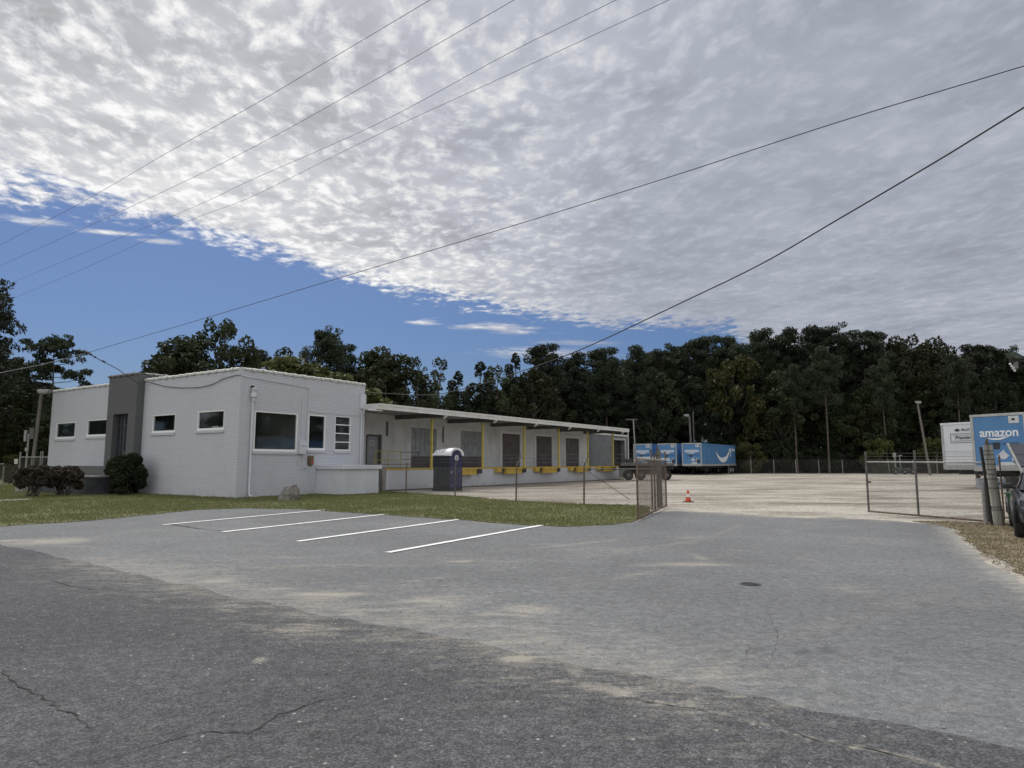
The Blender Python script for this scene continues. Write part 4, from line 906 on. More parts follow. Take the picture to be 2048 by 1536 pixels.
arc_shell(.49, .66, 0, -.10, .34).build('roof_arch', M['roof_white'], pt, True)
mb = MB().hull8([(-.07, .30, 2.0), (PWd + .07, .30, 2.0), (PWd + .07, PDp + .07, 2.0), (-.07, PDp + .07, 2.0), (.10, .32, 2.38), (PWd - .10, .32, 2.38), (PWd - .14, PDp - .04, 2.26), (.14, PDp - .04, 2.26)])
mb.box(-.08, PWd + .08, .0, PDp + .08, 1.985, 2.05)
for k in range(3): mb.box(.0, PWd, .42 + k * .24, .52 + k * .24, 2.1, 2.36 - k * .03)
mb.build('roof', M['roof_white'], pt, bevel=.02)
mb = MB(); mb.lathe([(.0, .012), (.17, .012), (.17, 0)], 24); o = mb.build('logo_disc', M['white_plastic'], pt, loc=(PWd / 2 + .02, -.05, 1.86), rot=(math.pi / 2, 0, 0))
MB().box(-.09, .09, -.035, -.015, .013, .016).box(-.07, .07, .02, .035, .013, .016).build('logo_lettering', M['logo_navy'], o)

# ------------------------------------------------------------------ rock, cone
mb = MB(); rr = random.Random(3); prof = []
nr, nh = 14, 7
for j in range(nh):
    z = .66 * j / (nh - 1)
    for i in range(nr):
        a = 2 * math.pi * i / nr; r = (.46 - .22 * (j / (nh - 1)) ** 2.6) * (1 + .12 * math.sin(a * 2 + 1) + rr.uniform(-.05, .05)); x = r * math.cos(a) + .09 * j / (nh - 1)
        mb.v.append((x, r * .7 * math.sin(a), z * (1 + .06 * math.cos(a))))
for j in range(nh - 1):
    for i in range(nr): mb.f.append((j * nr + i, j * nr + (i + 1) % nr, (j + 1) * nr + (i + 1) % nr, (j + 1) * nr + i))
mb.f.append(tuple((nh - 1) * nr + i for i in range(nr)))
g_ = G(577, 1001); o = mb.build('boulder', M['rock'], loc=(g_.x, g_.y, 0), rot=(0, 0, .4), sc=(.88, .88, .94)); tag(o, 'squat grey-brown boulder on the lawn against the white office wall', 'rock')
o.modifiers.new('sub', 'SUBSURF').render_levels = 2; o.modifiers['sub'].subdivision_type = 'SIMPLE'
tx = bpy.data.textures.new('rockn', 'CLOUDS'); tx.noise_scale = .16; dm = o.modifiers.new('d', 'DISPLACE'); dm.texture = tx; dm.strength = .09; dm.mid_level = .5
g_ = G(1376.5, 1004); cn = empty('traffic_cone', (g_.x, g_.y, 0), .3, 'orange traffic cone with a white band in the driveway', 'traffic cone')
MB().box(-.17, .17, -.17, .17, 0, .03).build('base', M['rubber'], cn, bevel=.01)
MB().lathe([(.125, .031), (.118, .05), (.085, .20)], 20).build('lower_body', M['cone'], cn, True); MB().lathe([(.088, .20), (.062, .33)], 20).build('reflective_band', M['reflect'], cn, True)
MB().lathe([(.062, .33), (.034, .47), (.02, .475), (.0, .475)], 20).build('upper_body', M['cone'], cn, True)

# ------------------------------------------------------------------ trailers
def text_mesh(body, size, mat, name, parent, loc, rot, ext=.004, bold=.0, sx=1.0, shear=0):
    c = bpy.data.curves.new(name, 'FONT'); c.body = body; c.size = size; c.extrude = ext; c.offset = bold; c.align_x = 'CENTER'; c.align_y = 'CENTER'; c.shear = shear; c.resolution_u = 3
    tmp = bpy.data.objects.new('tmp', c); COL.objects.link(tmp); dg = bpy.context.evaluated_depsgraph_get(); me = bpy.data.meshes.new_from_object(tmp.evaluated_get(dg))
    bpy.data.objects.remove(tmp); me.materials.clear(); me.materials.append(mat); me.name = name
    return link(name, me, parent, loc=loc, rot=rot, sc=(sx, 1, 1))
def smile(mb, fn, cx, cz, wd, dp, th, d0, d1, arrow=True):
    n = 22; up = []; lo = []
    for k in range(n + 1):
        t_ = -1 + 2 * k / n; x = cx + t_ * wd / 2; z = cz - dp * (1 - abs(t_) ** 2.3) + .12 * dp * t_; h = th * (1 - t_ * t_) ** .7 * (1 + .25 * t_) * .5 + th * .05
        up.append((x, z + h)); lo.append((x, z - h))
    k = len(mb.v)
    for d in (d0, d1):
        for p in up + lo: mb.v.append(tuple(fn(p[0], p[1], d)))
    m_ = n + 1
    for j in range(n):
        for o_ in (0, 2 * m_): mb.f.append((k + o_ + j, k + o_ + j + 1, k + o_ + m_ + j + 1, k + o_ + m_ + j))
        mb.f.append((k + j, k + j + 1, k + 2 * m_ + j + 1, k + 2 * m_ + j)); mb.f.append((k + m_ + j, k + m_ + j + 1, k + 3 * m_ + j + 1, k + 3 * m_ + j))
    if arrow:
        x = cx + wd / 2; z = cz + .10 * dp; a = dp * .62
        mb.prism([(x - a * 1.0, z + a * .18), (x + a * .35, z + a * .35), (x + a * .25, z - a * 1.15), (x - a * .02, z - a * 1.1), (x + a * .05, z + a * .05), (x - a * .95, z - a * .02)], fn, d0, d1)
def trailer(name, label, group, blue=True, loc=(0, 0), rz=0.0, side=True, leg=True):
    t = empty(name, (*loc, 0), rz, label, 'semi trailer', group)
    Wd, Ln, Z0, Z1 = 2.6, 16.1, 1.15, 4.10; body = M['t_blue'] if blue else M['t_white']
    # local: x along width (0 left .. -? ), nose face at y=0 looking to -y, body extends +y ; x: 0..Wd to the right
    MB().box(.05, Wd - .05, .04, Ln, Z0 + .12, Z1 - .08).build('body', body, t, bevel=.03)
    MB().box(.17, Wd - .12, .0, .039, Z0 + .30, Z1 - .14).build('nose_panel', body, t)
    mb = MB().box(.02, .16, -.02, .15, Z0, Z1 - .02).box(Wd - .11, Wd - .0, -.02, .15, Z0, Z1 - .02); mb.build('corner_post', M['t_trim'], t, bevel=.015)
    MB().box(.0, Wd, -.03, .2, Z1 - .13, Z1).build('nose_cap', M['t_trim'] if blue else M['t_white'], t, bevel=.015)
    MB().box(.16, Wd - .11, -.01, .2, Z0, Z0 + .29).box(.0, .048, .2, Ln, Z0, Z0 + .25).box(Wd - .048, Wd, .2, Ln, Z0, Z0 + .25).build('bottom_rail', M['t_trim'], t)
    MB().box(.0, .048, .2, Ln, Z1 - .16, Z1 - .02).box(Wd - .048, Wd, .2, Ln, Z1 - .16, Z1 - .02).build('top_rail', M['t_trim'] if not blue else M['t_blue'], t)
    MB().box(.06, Wd - .06, .2, Ln, Z0 + .0, Z0 + .11).box(.75, .9, .3, Ln, Z0 - .3, Z0).box(Wd - .9, Wd - .75, .3, Ln, Z0 - .3, Z0).box(.0, Wd, Ln, Ln + .12, Z0 - .6, Z0 - .45).box(.5, .6, Ln, Ln + .1, Z0 - .5, Z0).box(Wd - .6, Wd - .5, Ln, Ln + .1, Z0 - .5, Z0).build('chassis', M['chassis'], t)
    for x in (.42, Wd - .42):
        lg = MB().box(x - .08, x + .08, 2.95, 3.12, .35, Z0).box(x - .05, x + .05, 2.98, 3.09, .04, .4).box(x - .14, x + .14, 2.9, 3.16, 0, .04).build('landing_leg', M['rust'] if not blue else M['chassis'], t)
        MB().bar((x, 3.1, .6), (x, 4.3, Z0 - .05), .06).build('brace', M['chassis'], lg)
    MB().bar((.42, 3.04, .55), (Wd - .42, 3.04, .55), .05).build('leg_crossbar', M['chassis'], t)
    for y in (Ln - 1.2, Ln - 2.45):
        for x in (.15, Wd - .72):
            w_ = MB().lathe([(.28, 0), (.50, .02), (.52, .1), (.52, .47), (.50, .55), (.28, .57)], 20).build('wheel', M['rubber'], t, True, loc=(x, y, .52), rot=(0, math.pi / 2, 0))
            MB().lathe([(0, .04), (.1, .04), (.12, .0), (.28, .01)], 16).lathe([(.28, .56), (.12, .57), (.1, .53), (0, .53)], 16).build('rim', M['white_plastic'], w_, True)
    MB().box(.3, 1.1, 6.4, 7.6, .55, 1.1).build('side_box', M['beam'], t)
    if blue:
        lt = text_mesh('amazon', .62, M['logo_white'], 'logo_text', t, (Wd / 2 + .05, -.006, Z1 - .98), (math.pi / 2, 0, 0), bold=.012, sx=.95)
        mb = MB(); smile(mb, XZ, Wd / 2 - .08, Z1 - 1.20, 1.05, .10, .085, -.010, -.002, True); mb.build('logo_smile', M['logo_white'], t)
        text_mesh('DRIVING CHANGE', .19, M['logo_navy'], 'slogan', t, (Wd / 2 + .15, -.006, Z1 - 1.56), (math.pi / 2, 0, 0), bold=.004)
        MB().box(Wd - .75, Wd - .28, -.03, -.001, Z1 - .52, Z1 - .16).build('marker_plate', M['white_plastic'], t); MB().box(Wd - .60, Wd - .46, -.04, -.031, Z1 - .38, Z1 - .28).build('marker_lamp', M['dark'], t)
        mb = MB(); mb.prism([(1.15, 1.9), (1.5, 2.25), (1.6, 2.1), (1.75, 1.95), (1.6, 1.8), (1.45, 1.75), (1.3, 1.85)], XZ, -.012, -.001)
        mb.prism([(1.2, 1.5), (1.35, 1.62), (2.0, 1.62), (2.1, 1.5), (1.9, 1.45), (1.3, 1.45)], XZ, -.012, -.001); mb.prism([(1.85, 1.7), (1.95, 2.15), (2.25, 2.0), (2.3, 1.7)], XZ, -.012, -.001); mb.build('connector_panel', M['white_plastic'], t)
        MB().box(1.05, 1.35, -.02, -.001, 2.28, 2.62).box(1.95, 2.35, -.02, -.001, 1.55, 2.0).build('dark_decal', M['logo_black'], t)
        if side:
            fs = lambda y, z, d: (Wd + d, y, z)
            mb = MB(); smile(mb, fs, 9.6, 3.3, 7.0, 1.35, .62, -.001, .012, False)
            mb.prism([(12.3, 3.35), (13.5, 3.72), (13.45, 2.45), (13.2, 2.4), (13.15, 3.2)], fs, -.001, .012); mb.build('side_smile', M['logo_white'], t)
            text_mesh('prime', .75, M['logo_white'], 'side_text', t, (Wd + .006, 14.7, 3.45), (math.pi / 2, 0, math.pi / 2), bold=.01)
            mb = MB()
            for k in range(13): mb.box(Wd - .05, Wd - .038, .9 + k * 1.2, .93 + k * 1.2, Z0 + .26, Z1 - .17)
            mb.build('side_seam', M['logo_navy'], t)
    else:
        MB().prism([(1.02 + .15 * math.cos(a_), 3.62 + .085 * math.sin(a_)) for a_ in [2 * math.pi * k / 20 for k in range(20)]], XZ, -.012, -.001).build('logo_oval', M['logo_black'], t)
        text_mesh('PILOT', .20, M['logo_black'], 'logo_text', t, (1.52, -.006, 3.62), (math.pi / 2, 0, 0), bold=.006)
        x0, x1, z0, z1 = .58, 2.1, 2.82, 3.40
        MB().box(x0, x1, -.01, -.001, z0, z0 + .03).box(x0, x1, -.01, -.001, z1 - .03, z1).box(x0, x0 + .03, -.01, -.001, z0 + .03, z1 - .03).box(x1 - .03, x1, -.01, -.001, z0 + .03, z1 - .03).build('banner_frame', M['logo_black'], t)
        text_mesh('Premier', .30, M['logo_black'], 'banner_text', t, (1.32, -.006, 3.14), (math.pi / 2, 0, 0), bold=.006, shear=.35)
        MB().box(.7, 2.0, -.01, -.001, 2.93, 2.955).box(.75, 1.95, -.01, -.001, 3.27, 3.285).build('banner_stripe', M['logo_black'], t)
        for z in (2.30, 2.12, 1.95): MB().box(.17, Wd - .12, -.006, .0, z, z + .012).build('panel_seam', M['beam'], t)
        MB().box(2.0, 2.12, -.04, 0, 2.15, 2.3).build('air_coupling', M['dark'], t)
    return t
# trio parallel to the dock: nose faces run along -L2
def nose(p_right_front, Ldir): return p_right_front + Ldir * 2.6
gA = Vector((24.3, 87.0)); az = math.atan2(-L2.y, -L2.x)      # local +x = -L2
for k, (off, back, lab) in enumerate([(0, 0, 'blue semi trailer with a white smile on its side, rightmost of the far row'), (3.35, .15, 'blue semi trailer in the middle of the far row, behind the gate post'), (6.8, .1, 'blue semi trailer at the left of the far row, nose behind the gate mesh'), (11.8, 16, 'bluish trailer end just past the dock canopy, set back behind the row')]):
    c = gA + L2 * (2.6 + off) + R2 * back
    trailer('semi_trailer', lab, 'parked semi trailers', True, c, az)
L3 = Vector((-.469, .883)); az3 = math.atan2(-L3.y, -L3.x)
A3 = AT(1944, 900, 35.9); trailer('semi_trailer', 'large blue semi trailer nose close behind the grey gate post on the right', 'parked semi trailers', True, Vector((A3.x - .0, A3.y)), az3, side=False)
B3 = AT(1884, 900, 43.5); trailer('semi_trailer', 'white semi trailer with a black framed banner, left of the large blue one', 'parked semi trailers', False, Vector((B3.x, B3.y)), az3)
# white barrier under the blue trailer
b0 = AT(1958, 968, 42.0); bt = empty('plastic_barrier', (b0.x, b0.y, 0), -.15, 'white plastic barrier lying under the large blue trailer', 'barrier')
MB().prism([(0, 0), (.5, 0), (.5, .14), (.40, .24), (.40, .64), (.10, .64), (.10, .24), (0, .14)], lambda x, z, d: (d, x, z), 0, 1.9).build('shell', M['white_plastic'], bt, bevel=.02)
MB().box(.1, 1.8, -.012, .04, .3, .36).build('slot', M['dark'], bt)

# flatbed trailer parked beyond the dock end
fb_o = AT(1246, 940, 62.0); fbt = empty('flatbed_trailer', (fb_o.x, fb_o.y, 0), -.12, 'dark flatbed trailer with tan sheets on it beyond the end of the dock', 'flatbed trailer')
MB().box(-.2, 4.6, 0, 2.3, 1.30, 1.55).build('deck', M['beam'], fbt); MB().box(-.2, 4.6, .5, .7, .95, 1.29).box(-.2, 4.6, 1.6, 1.8, .95, 1.29).build('chassis', M['chassis'], fbt)
for x in (.5, 1.6, 3.9):
    for y in (.05, 1.8):
        w_ = MB().lathe([(.2, 0), (.43, .02), (.45, .12), (.45, .3), (.43, .4), (.2, .42)], 18).build('wheel', M['rubber'], fbt, True, loc=(x, y + .4, .45), rot=(math.pi / 2, 0, 0)); MB().lathe([(.2, .40), (.1, .43), (0, .43)], 14).build('rim', M['galv_dark'], w_, True)
MB().box(-.1, .3, .1, 2.2, 1.56, 2.0).box(.4, .9, .2, 2.1, 1.56, 1.9).build('crate_stack', M['charcoal'], fbt)
MB().hull8([(1.0, .1, 1.7), (3.2, .1, 1.7), (3.6, 2.0, 2.0), (1.4, 2.0, 2.0), (1.0, .1, 1.76), (3.2, .1, 1.76), (3.6, 2.0, 2.12), (1.4, 2.0, 2.12)]).hull8([(2.0, .1, 1.8), (3.9, .1, 1.8), (4.2, 2.0, 1.95), (2.4, 2.0, 1.95), (2.0, .1, 1.84), (3.9, .1, 1.84), (4.2, 2.0, 2.0), (2.4, 2.0, 2.0)]).build('tan_sheet', M['dirtmat'] if False else M['concrete'], fbt)

# green machine far back
g_ = AT(1786, 944, 92.0); mc = empty('farm_implement', (g_.x, g_.y, 0), 0, 'small green wheeled implement with two uprights at the far yard edge', 'machine')
MB().box(.2, 2.8, 0, .7, .35, .75).box(.5, 1.4, .1, .6, .76, .95).box(1.8, 2.5, .1, .6, .76, .9).build('frame', M['machine_green'], mc)
for x in (.25, 1.5, 2.6):
    w_ = MB().lathe([(.0, 0), (.33, .02), (.35, .1), (.33, .22), (0, .22)], 16).build('wheel', M['rubber'], mc, loc=(x, 0, .35), rot=(math.pi / 2, 0, 0))
    MB().lathe([(0, .23), (.12, .23), (.14, .20)], 12).build('rim', M['galv'], w_)
MB().tube([(.55, .3, .9), (.5, .3, 2.95)], .09, 8).box(.3, .7, .2, .4, 2.3, 2.9).build('upright', M['galv'], mc); MB().tube([(1.25, .3, .9), (1.2, .3, 2.5)], .06, 8).bar((1.0, .3, 2.5), (1.5, .3, 2.55), .14).build('upright', M['galv'], mc)

# ------------------------------------------------------------------ far fence
ff = empty('far_fence', (0, 0, 0), 0, 'low chain-link fence in front of the woods behind the gravel yard', 'fence')
pm = MB().tube([(0, 0, 0), (0, 0, 2.0)], .05, 6).mesh('post', M['galv'])
fpx = [1457, 1502, 1547.6, 1592, 1638, 1685, 1731, 1778, 1826, 1874]; prv = None
mbm = MB()
for k, x in enumerate(fpx):
    p = AT(x, 930, 98.0 - k * .5); link('post', pm, ff, loc=(p.x, p.y, 0), rot=(0, random.uniform(-.05, .05), 0))
    if prv is not None:
        chain(mbm, prv, p, .1, 1.7, .30, .006)
        for z in (1.72, 1.85, 1.98): mbm.tube([prv + Vector((0, 0, z - prv.z)), p + Vector((0, 0, z - p.z))], .008, 3, False)
    prv = p
o = mbm.build('mesh', M['mesh_galv'], ff); o['kind'] = 'stuff'
lf = empty('left_fence', (0, 0, 0), 0, 'chain-link fence with a gate beyond the lawn at the left edge', 'fence')
pts = [AT(x, 930, 48.5) for x in (-120, 8, 39, 80, 84, 105)]
mbm = MB(); pz = [1.35, 1.35, 2.35, 2.4, 2.4, 2.0]
for k, p in enumerate(pts): MB().tube([(p.x, p.y, 0), (p.x, p.y, pz[k])], .05 if k in (2,) else .035, 8).build('post', M['galv'], lf)
chain(mbm, pts[0], pts[2], .1, 1.45, .2, .006); chain(mbm, pts[2], pts[5], .1, 1.95, .2, .006); o = mbm.build('mesh', M['mesh_galv'], lf); o['kind'] = 'stuff'
MB().tube([(pts[2].x, pts[2].y, 1.98), (pts[5].x, pts[5].y, 1.98)], .035, 6).tube([(pts[0].x, pts[0].y, 1.48), (pts[1].x, pts[1].y, 1.5)], .03, 6).build('top_rail', M['galv'], lf)
MB().box(pts[2].x - .35, pts[2].x - .12, pts[2].y - .06, pts[2].y - .03, 1.5, 1.85).build('sign_plate', M['notice'], lf); 
g_ = AT(52, 930, 55); t = empty('meter_mast', (g_.x, g_.y, 0), 0, 'slim white pole with small boxes behind the left fence', 'pole')
MB().tube([(0, 0, 0), (.02, 0, 3.9)], .07, 8).build('shaft', M['galv'], t); MB().box(-.3, -.12, -.1, .1, 3.3, 4.2).build('antenna_box', M['galv'], t); MB().box(.12, .42, -.1, .15, 3.5, 4.4).build('antenna_box', M['galv_dark'], t); MB().box(-.12, .12, -.12, .0, 2.5, 2.8).build('meter_box', M['galv'], t)

# ------------------------------------------------------------------ poles
def light_pole(base, top, r0, r1, label, head=True, arm=(0, 0), name='light_pole', mat='wood_pole', hs=1.0):
    t = empty(name, base, 0, label, 'pole'); d = Vector(top) - Vector(base)
    MB().tube([(0, 0, 0), d * .5, d], [r0, (r0 + r1) / 2, r1], 10).build('shaft', M[mat], t, True)
    if head:
        q = d + Vector((arm[0], arm[1], .0)); MB().tube([d + Vector((0, 0, -.3)), q + Vector((0, 0, .05))], .05, 6).build('arm', M['galv'], t)
        h = MB().box(-.38 * hs, .38 * hs, -.25 * hs, .25 * hs, -.1, .16 * hs).build('lamp_head', M['galv'], t, loc=q + Vector((0, 0, .1)), bevel=.04); MB().box(-.3 * hs, .3 * hs, -.2 * hs, .2 * hs, -.14, -.101).build('lens', M['beads'], h)
    return t
b = AT(1384.5, 925, 101); b.z = 0; light_pole(b, AT(1378.5, 832, 101), .17, .13, 'tall weathered pole with a lamp head behind the far blue trailers', arm=(-.45, 0))
b = AT(1389, 925, 103); b.z = 0; light_pole(b, AT(1386, 822, 103), .12, .08, 'plain slim pole just right of the lamp pole behind the trailers', head=False, name='pole')
b = AT(1859, 925, 85); b.z = 0; light_pole(b, AT(1835, 806, 85), .15, .10, 'leaning lamp pole standing near the white trailer', arm=(.1, 0), hs=.8)
b = AT(64, 925, 60); b.z = 0; light_pole(b, AT(83, 786, 60), .16, .12, 'leaning lamp pole left of the office building', arm=(.25, 0), hs=1.2)
b = AT(1273, 925, 70); b.z = 0; tp = light_pole(b, AT(1266.5, 838, 70), .09, .06, 'thin grey pole with crossarm beyond the dock end', head=False, name='pole', mat='galv')
MB().box(-.75, .45, -.05, .05, -.05, .05).build('crossarm', M['galv_dark'], tp, loc=AT(1266.5, 839, 70) - b)

# ------------------------------------------------------------------ overhead wires
def wire(name, pix, P0, P1, r, mat, label, ext0=0, ext1=0, cat='cable', group=None, tail=None):
    """cable in the vertical plane through P0 and P1, its sag read at the given pixels"""
    p = Vector((P0[0], P0[1])); q = Vector((P1[0], P1[1])); d = q - p; pts = []
    for x, y in pix:
        r_ = ray(x, y); det = r_.x * (-d.y) + r_.y * d.x
        tt = (p.x * (-d.y) + p.y * d.x) / det
        pts.append(Vector((r_.x * tt, r_.y * tt, H + r_.z * tt)))
    if ext0: pts.insert(0, pts[0] + (pts[0] - pts[1]).normalized() * ext0)
    if ext1: pts.append(pts[-1] + (pts[-1] - pts[-2]).normalized() * ext1)
    # smooth
    out = []
    for i in range(len(pts) - 1):
        a = pts[max(i - 1, 0)]; b_ = pts[i]; c = pts[i + 1]; e = pts[min(i + 2, len(pts) - 1)]
        for k in range(6):
            t_ = k / 6; out.append(.5 * ((2 * b_) + (c - a) * t_ + (2 * a - 5 * b_ + 4 * c - e) * t_ ** 2 + (3 * b_ - a - 3 * c + e) * t_ ** 3))
    out.append(pts[-1])
    if tail: out += tail
    o = MB().tube(out, r, 6).build(name, mat, smooth=True); tag(o, label, cat, group); return out
for i, (pix, lab) in enumerate([
    ([(860, 0), (650, 125), (500, 214), (325, 311), (165, 404), (0, 490)], 'uppermost of the four thin power lines crossing the cloudy sky'),
    ([(1028, 0), (750, 160), (500, 298), (280, 405), (0, 532)], 'second from top of the four thin power lines in the sky'),
    ([(1232, 0), (1024, 103), (750, 250), (500, 361), (350, 430), (0, 575)], 'third from top of the four thin power lines in the sky'),
    ([(1338, 0), (1024, 146), (750, 272), (500, 395), (370, 445), (150, 545), (0, 607)], 'lowest of the four parallel thin power lines in the sky')]):
    A_, B_ = G(*pix[0], 10), G(*pix[-1], 10)
    wire('power_line', pix, A_, B_, .0055, M['wire_al'], lab, 14, 25, group='four parallel power lines overhead')
wire('telephone_cable', [(2048, 132), (1674, 245), (1339, 354), (1024, 452), (675, 557), (425, 632), (200, 698), (176, 706)], G(2048, 132, 8), AT(176, 706, 28), .009, M['wire'], 'thin dark cable sloping from upper right down to the splice above the office', 8, 0)
P175 = AT(176, 706, 28)
c1 = wire('service_cable', [(2048, 215), (1874, 322), (1674, 440), (1524, 527), (1374, 600), (1164, 698), (1033, 746), (957, 770), (880, 788), (843, 790), (790, 788), (731, 784)], G(2048, 215, 7.5), W(7.86, 0), .016, M['wire'], 'thick twisted black cable from upper right sagging to the office corner', 6, 0)
o = MB().tube([P175 + Vector((-.6, 0, -.04)) * 8 + Vector((0, 0, .0)), P175], .012, 6).build('tmpw', M['wire']); bpy.data.objects.remove(o)
la = [P175, AT(150, 713, 28), AT(80, 730, 27), AT(0, 746, 26), AT(-200, 790, 24)]
tag(MB().tube(la, .016, 6).build('telephone_cable', M['wire_al']), 'pale cable from the splice running off the left edge', 'cable')
wp = lambda b_, z: W(-.04, b_, z)
def zw(px_, py_, b_):   # height on the left wall plane under a pixel
    q = W(-.04, b_); r_ = ray(px_, py_); return H + r_.z * (q.length / Vector((r_.x, r_.y)).length)
dr_ = [P175 + Vector((.02, 0, -.02)), AT(200, 720, 29.2), AT(235, 738, 31.5), W(-.45, 8.1, 5.72)]
for px_, py_ in ((300, 765), (330, 773), (365, 776), (400, 775), (425, 769), (448, 757), (470, 751)):
    lo_, hi_ = -1.0, 9.0
    for _ in range(40):
        m_ = (lo_ + hi_) / 2; q = W(-.05, m_); xx = 1024 + F * q.x / (q.y * CP + (5.5 - H) * SP)
        if xx > px_: lo_ = m_
        else: hi_ = m_
    q = W(-.05, lo_); r_ = ray(px_, py_); dr_.append(Vector((q.x, q.y, H + r_.z * q.y / r_.y)))
dr_.append(W(-.05, -.05, dr_[-1].z))
tag(MB().tube(dr_, .017, 6).build('service_drop', M['wire'], smooth=True), 'black drop cable looping across the front wall below the parapet', 'cable')
sp = empty('cable_splice', P175, 0, 'small dark splice hardware where the cables meet above the office', 'cable hardware')
MB().tube([(-.12, 0, .06), (.16, 0, -.08)], .045, 8).tube([(.24, .04, -.14), (.30, .06, -.18)], .04, 8).tube([(.5, .2, -.3), (.6, .25, -.36)], .04, 8).build('clamp', M['wire'], sp)
MB().tube([(-.5, 0, -.1), (0, 0, .0)], .02, 6).build('loop', M['wire_al'], sp)

# ------------------------------------------------------------------ solar camera trailer, car, bin
sb = AT(2078, 930, 18.5); sb.z = 0
st = empty('solar_camera_trailer', sb, 0, 'mobile camera mast with tilted dark solar panels at the right edge', 'camera trailer')
MB().tube([(0, 0, .5), (0, 0, 4.3)], .07, 10).build('mast', M['galv'], st)
MB().box(-.55, .9, -.03, .03, 4.38, 4.44).build('crossarm', M['chassis'], st)
hd = MB().prism([(-.62, 4.62), (-.46, 4.62), (-.28, 4.45), (-.46, 4.45)], XZ, -.12, .12).build('camera_head', M['machine_green'], st); MB().prism([(-.44, 4.63), (-.36, 4.58), (-.14, 4.45), (-.26, 4.45)], XZ, -.1, .1).build('bracket', M['chassis'], hd)
MB().box(-.42, -.36, -.05, .05, 4.18, 4.37).build('lamp_mount', M['beam'], st)
for k in range(4):
    MB().lathe([(0, -.035), (.025, -.025), (.035, 0), (.025, .025), (0, .035)], 10).build('lamp', M['beads'], st, True, loc=(-.58 + k * .035, -.05, 4.30 - k * .06))
pA = AT(2018, 889, 17.6) - sb; pB = AT(2040, 935, 16.6) - sb; dxv = Vector((1.6, .5, 0))
dn = (pB - pA) * 1.0
nrm = dn.cross(dxv).normalized() * .03
for k in range(2):
    a = pA + dn * (k * .5); b_ = pA + dn * (k * .5 + .485)
    MB().hull8([a, a + dxv, b_ + dxv, b_, a + nrm, a + dxv + nrm, b_ + dxv + nrm, b_ + nrm]).build('solar_panel', M['solar'], st)
e0, e1 = pA - dn * .02, pA + dn * 1.75
MB().bar(e0 - Vector((.03, 0, 0)), e1, .05).bar(e0 + Vector((.06, .1, 0)), e1 + Vector((.10, .1, 0)), .04).build('panel_frame', M['galv'], st)
MB().bar(pB + Vector((-.45, .2, -.12)), pB + Vector((.5, .2, -.12)), .08).bar(pB + Vector((-.45, .2, -.2)), pB + Vector((.5, .2, -.2)), .03).build('outrigger', M['chassis'], st)
MB().box(-.6, .8, -.4, .5, .45, 1.25).build('cabinet', M['chassis'], st, bevel=.03); MB().tube([(-.62, 0, .0), (-.62, 0, .9)], .05, 8).build('jack_leg', M['chassis'], st)
for y in (-.62, .52):
    w_ = MB().lathe([(0, 0), (.3, .02), (.32, .1), (.3, .18), (0, .18)], 16).build('wheel', M['rubber'], st, True, loc=(.2, y, .32), rot=(math.pi / 2, 0, 0)); MB().lathe([(0, .19), (.15, .19), (.17, .17)], 12).build('rim', M['galv'], w_)

g_ = AT(2031, 930, 16.6); g_.z = 0; gb_ = empty('wheelie_bin', g_, .1, 'green plastic bin half hidden behind the dark car', 'bin')
MB().hull8([(-.02, -.1, .35), (.16, -.1, .35), (.16, .1, .35), (-.02, .1, .35), (-.17, -.2, .84), (.2, -.2, .84), (.2, .2, .84), (-.17, .2, .84)]).box(-.0, .14, -.1, .1, .0, .349).build('tub', M['green_plastic'], gb_, bevel=.02)
MB().box(-.19, .22, -.22, .22, .842, .87).build('lid', M['green_plastic'], gb_, bevel=.015)

# car: nose towards the camera, its right-hand side (picture left) at the frame edge
cx0 = G(2031, 1077); CAZ = math.atan2(cx0.x, cx0.y) - .03; cb_ = empty('parked_car', (cx0.x + .97 * math.cos(CAZ) - .5 * math.sin(CAZ), cx0.y - .97 * math.sin(CAZ) - .5 * math.cos(CAZ), 0), -CAZ, 'dark grey car cut off by the right edge, its mirror and front wheel showing', 'car')
def car_body():
    # sections along y (front at 0, back 4.7): (y, half-width low, half-width high, z belt, z top-of-section)
    mb = MB(); S = [(0, .70, .66, .55, .62), (.12, .86, .80, .62, .78), (.6, .93, .84, .74, .93), (1.3, .95, .86, .84, 1.02), (2.0, .95, .88, .92, 1.06), (3.4, .95, .88, .96, 1.08), (4.3, .93, .84, .95, 1.06), (4.65, .86, .76, .85, 1.0), (4.7, .8, .7, .7, .85)]
    n = 12
    for (y, wl, wh, zb, zt) in S:
        pr = [(-wl * .93, .24), (-wl, .40), (-wl, zb - .16), (-wl * .985, zb), (-wh, zb + (zt - zb) * .55), (-wh * .75, zt), (wh * .75, zt), (wh, zb + (zt - zb) * .55), (wl * .985, zb), (wl, zb - .16), (wl, .40), (wl * .93, .24)]
        mb.v += [(x, y, z) for x, z in pr]
    for i in range(len(S) - 1):
        for j in range(n): mb.f.append((i * n + j, (i + 1) * n + j, (i + 1) * n + (j + 1) % n, i * n + (j + 1) % n))
    mb.f.append(tuple(range(n))); mb.f.append(tuple(range((len(S) - 1) * n, len(S) * n))[::-1])
    return mb
o = car_body().build('body', M['car'], cb_, True); s_ = o.modifiers.new('s', 'SUBSURF'); s_.levels = 1; s_.render_levels = 2
gh = MB(); SS = [(1.25, .80, 1.0, .74, 1.02), (1.95, .80, 1.02, .66, 1.44), (2.6, .80, 1.04, .62, 1.52), (3.5, .80, 1.04, .62, 1.48), (4.25, .78, 1.02, .68, 1.08)]
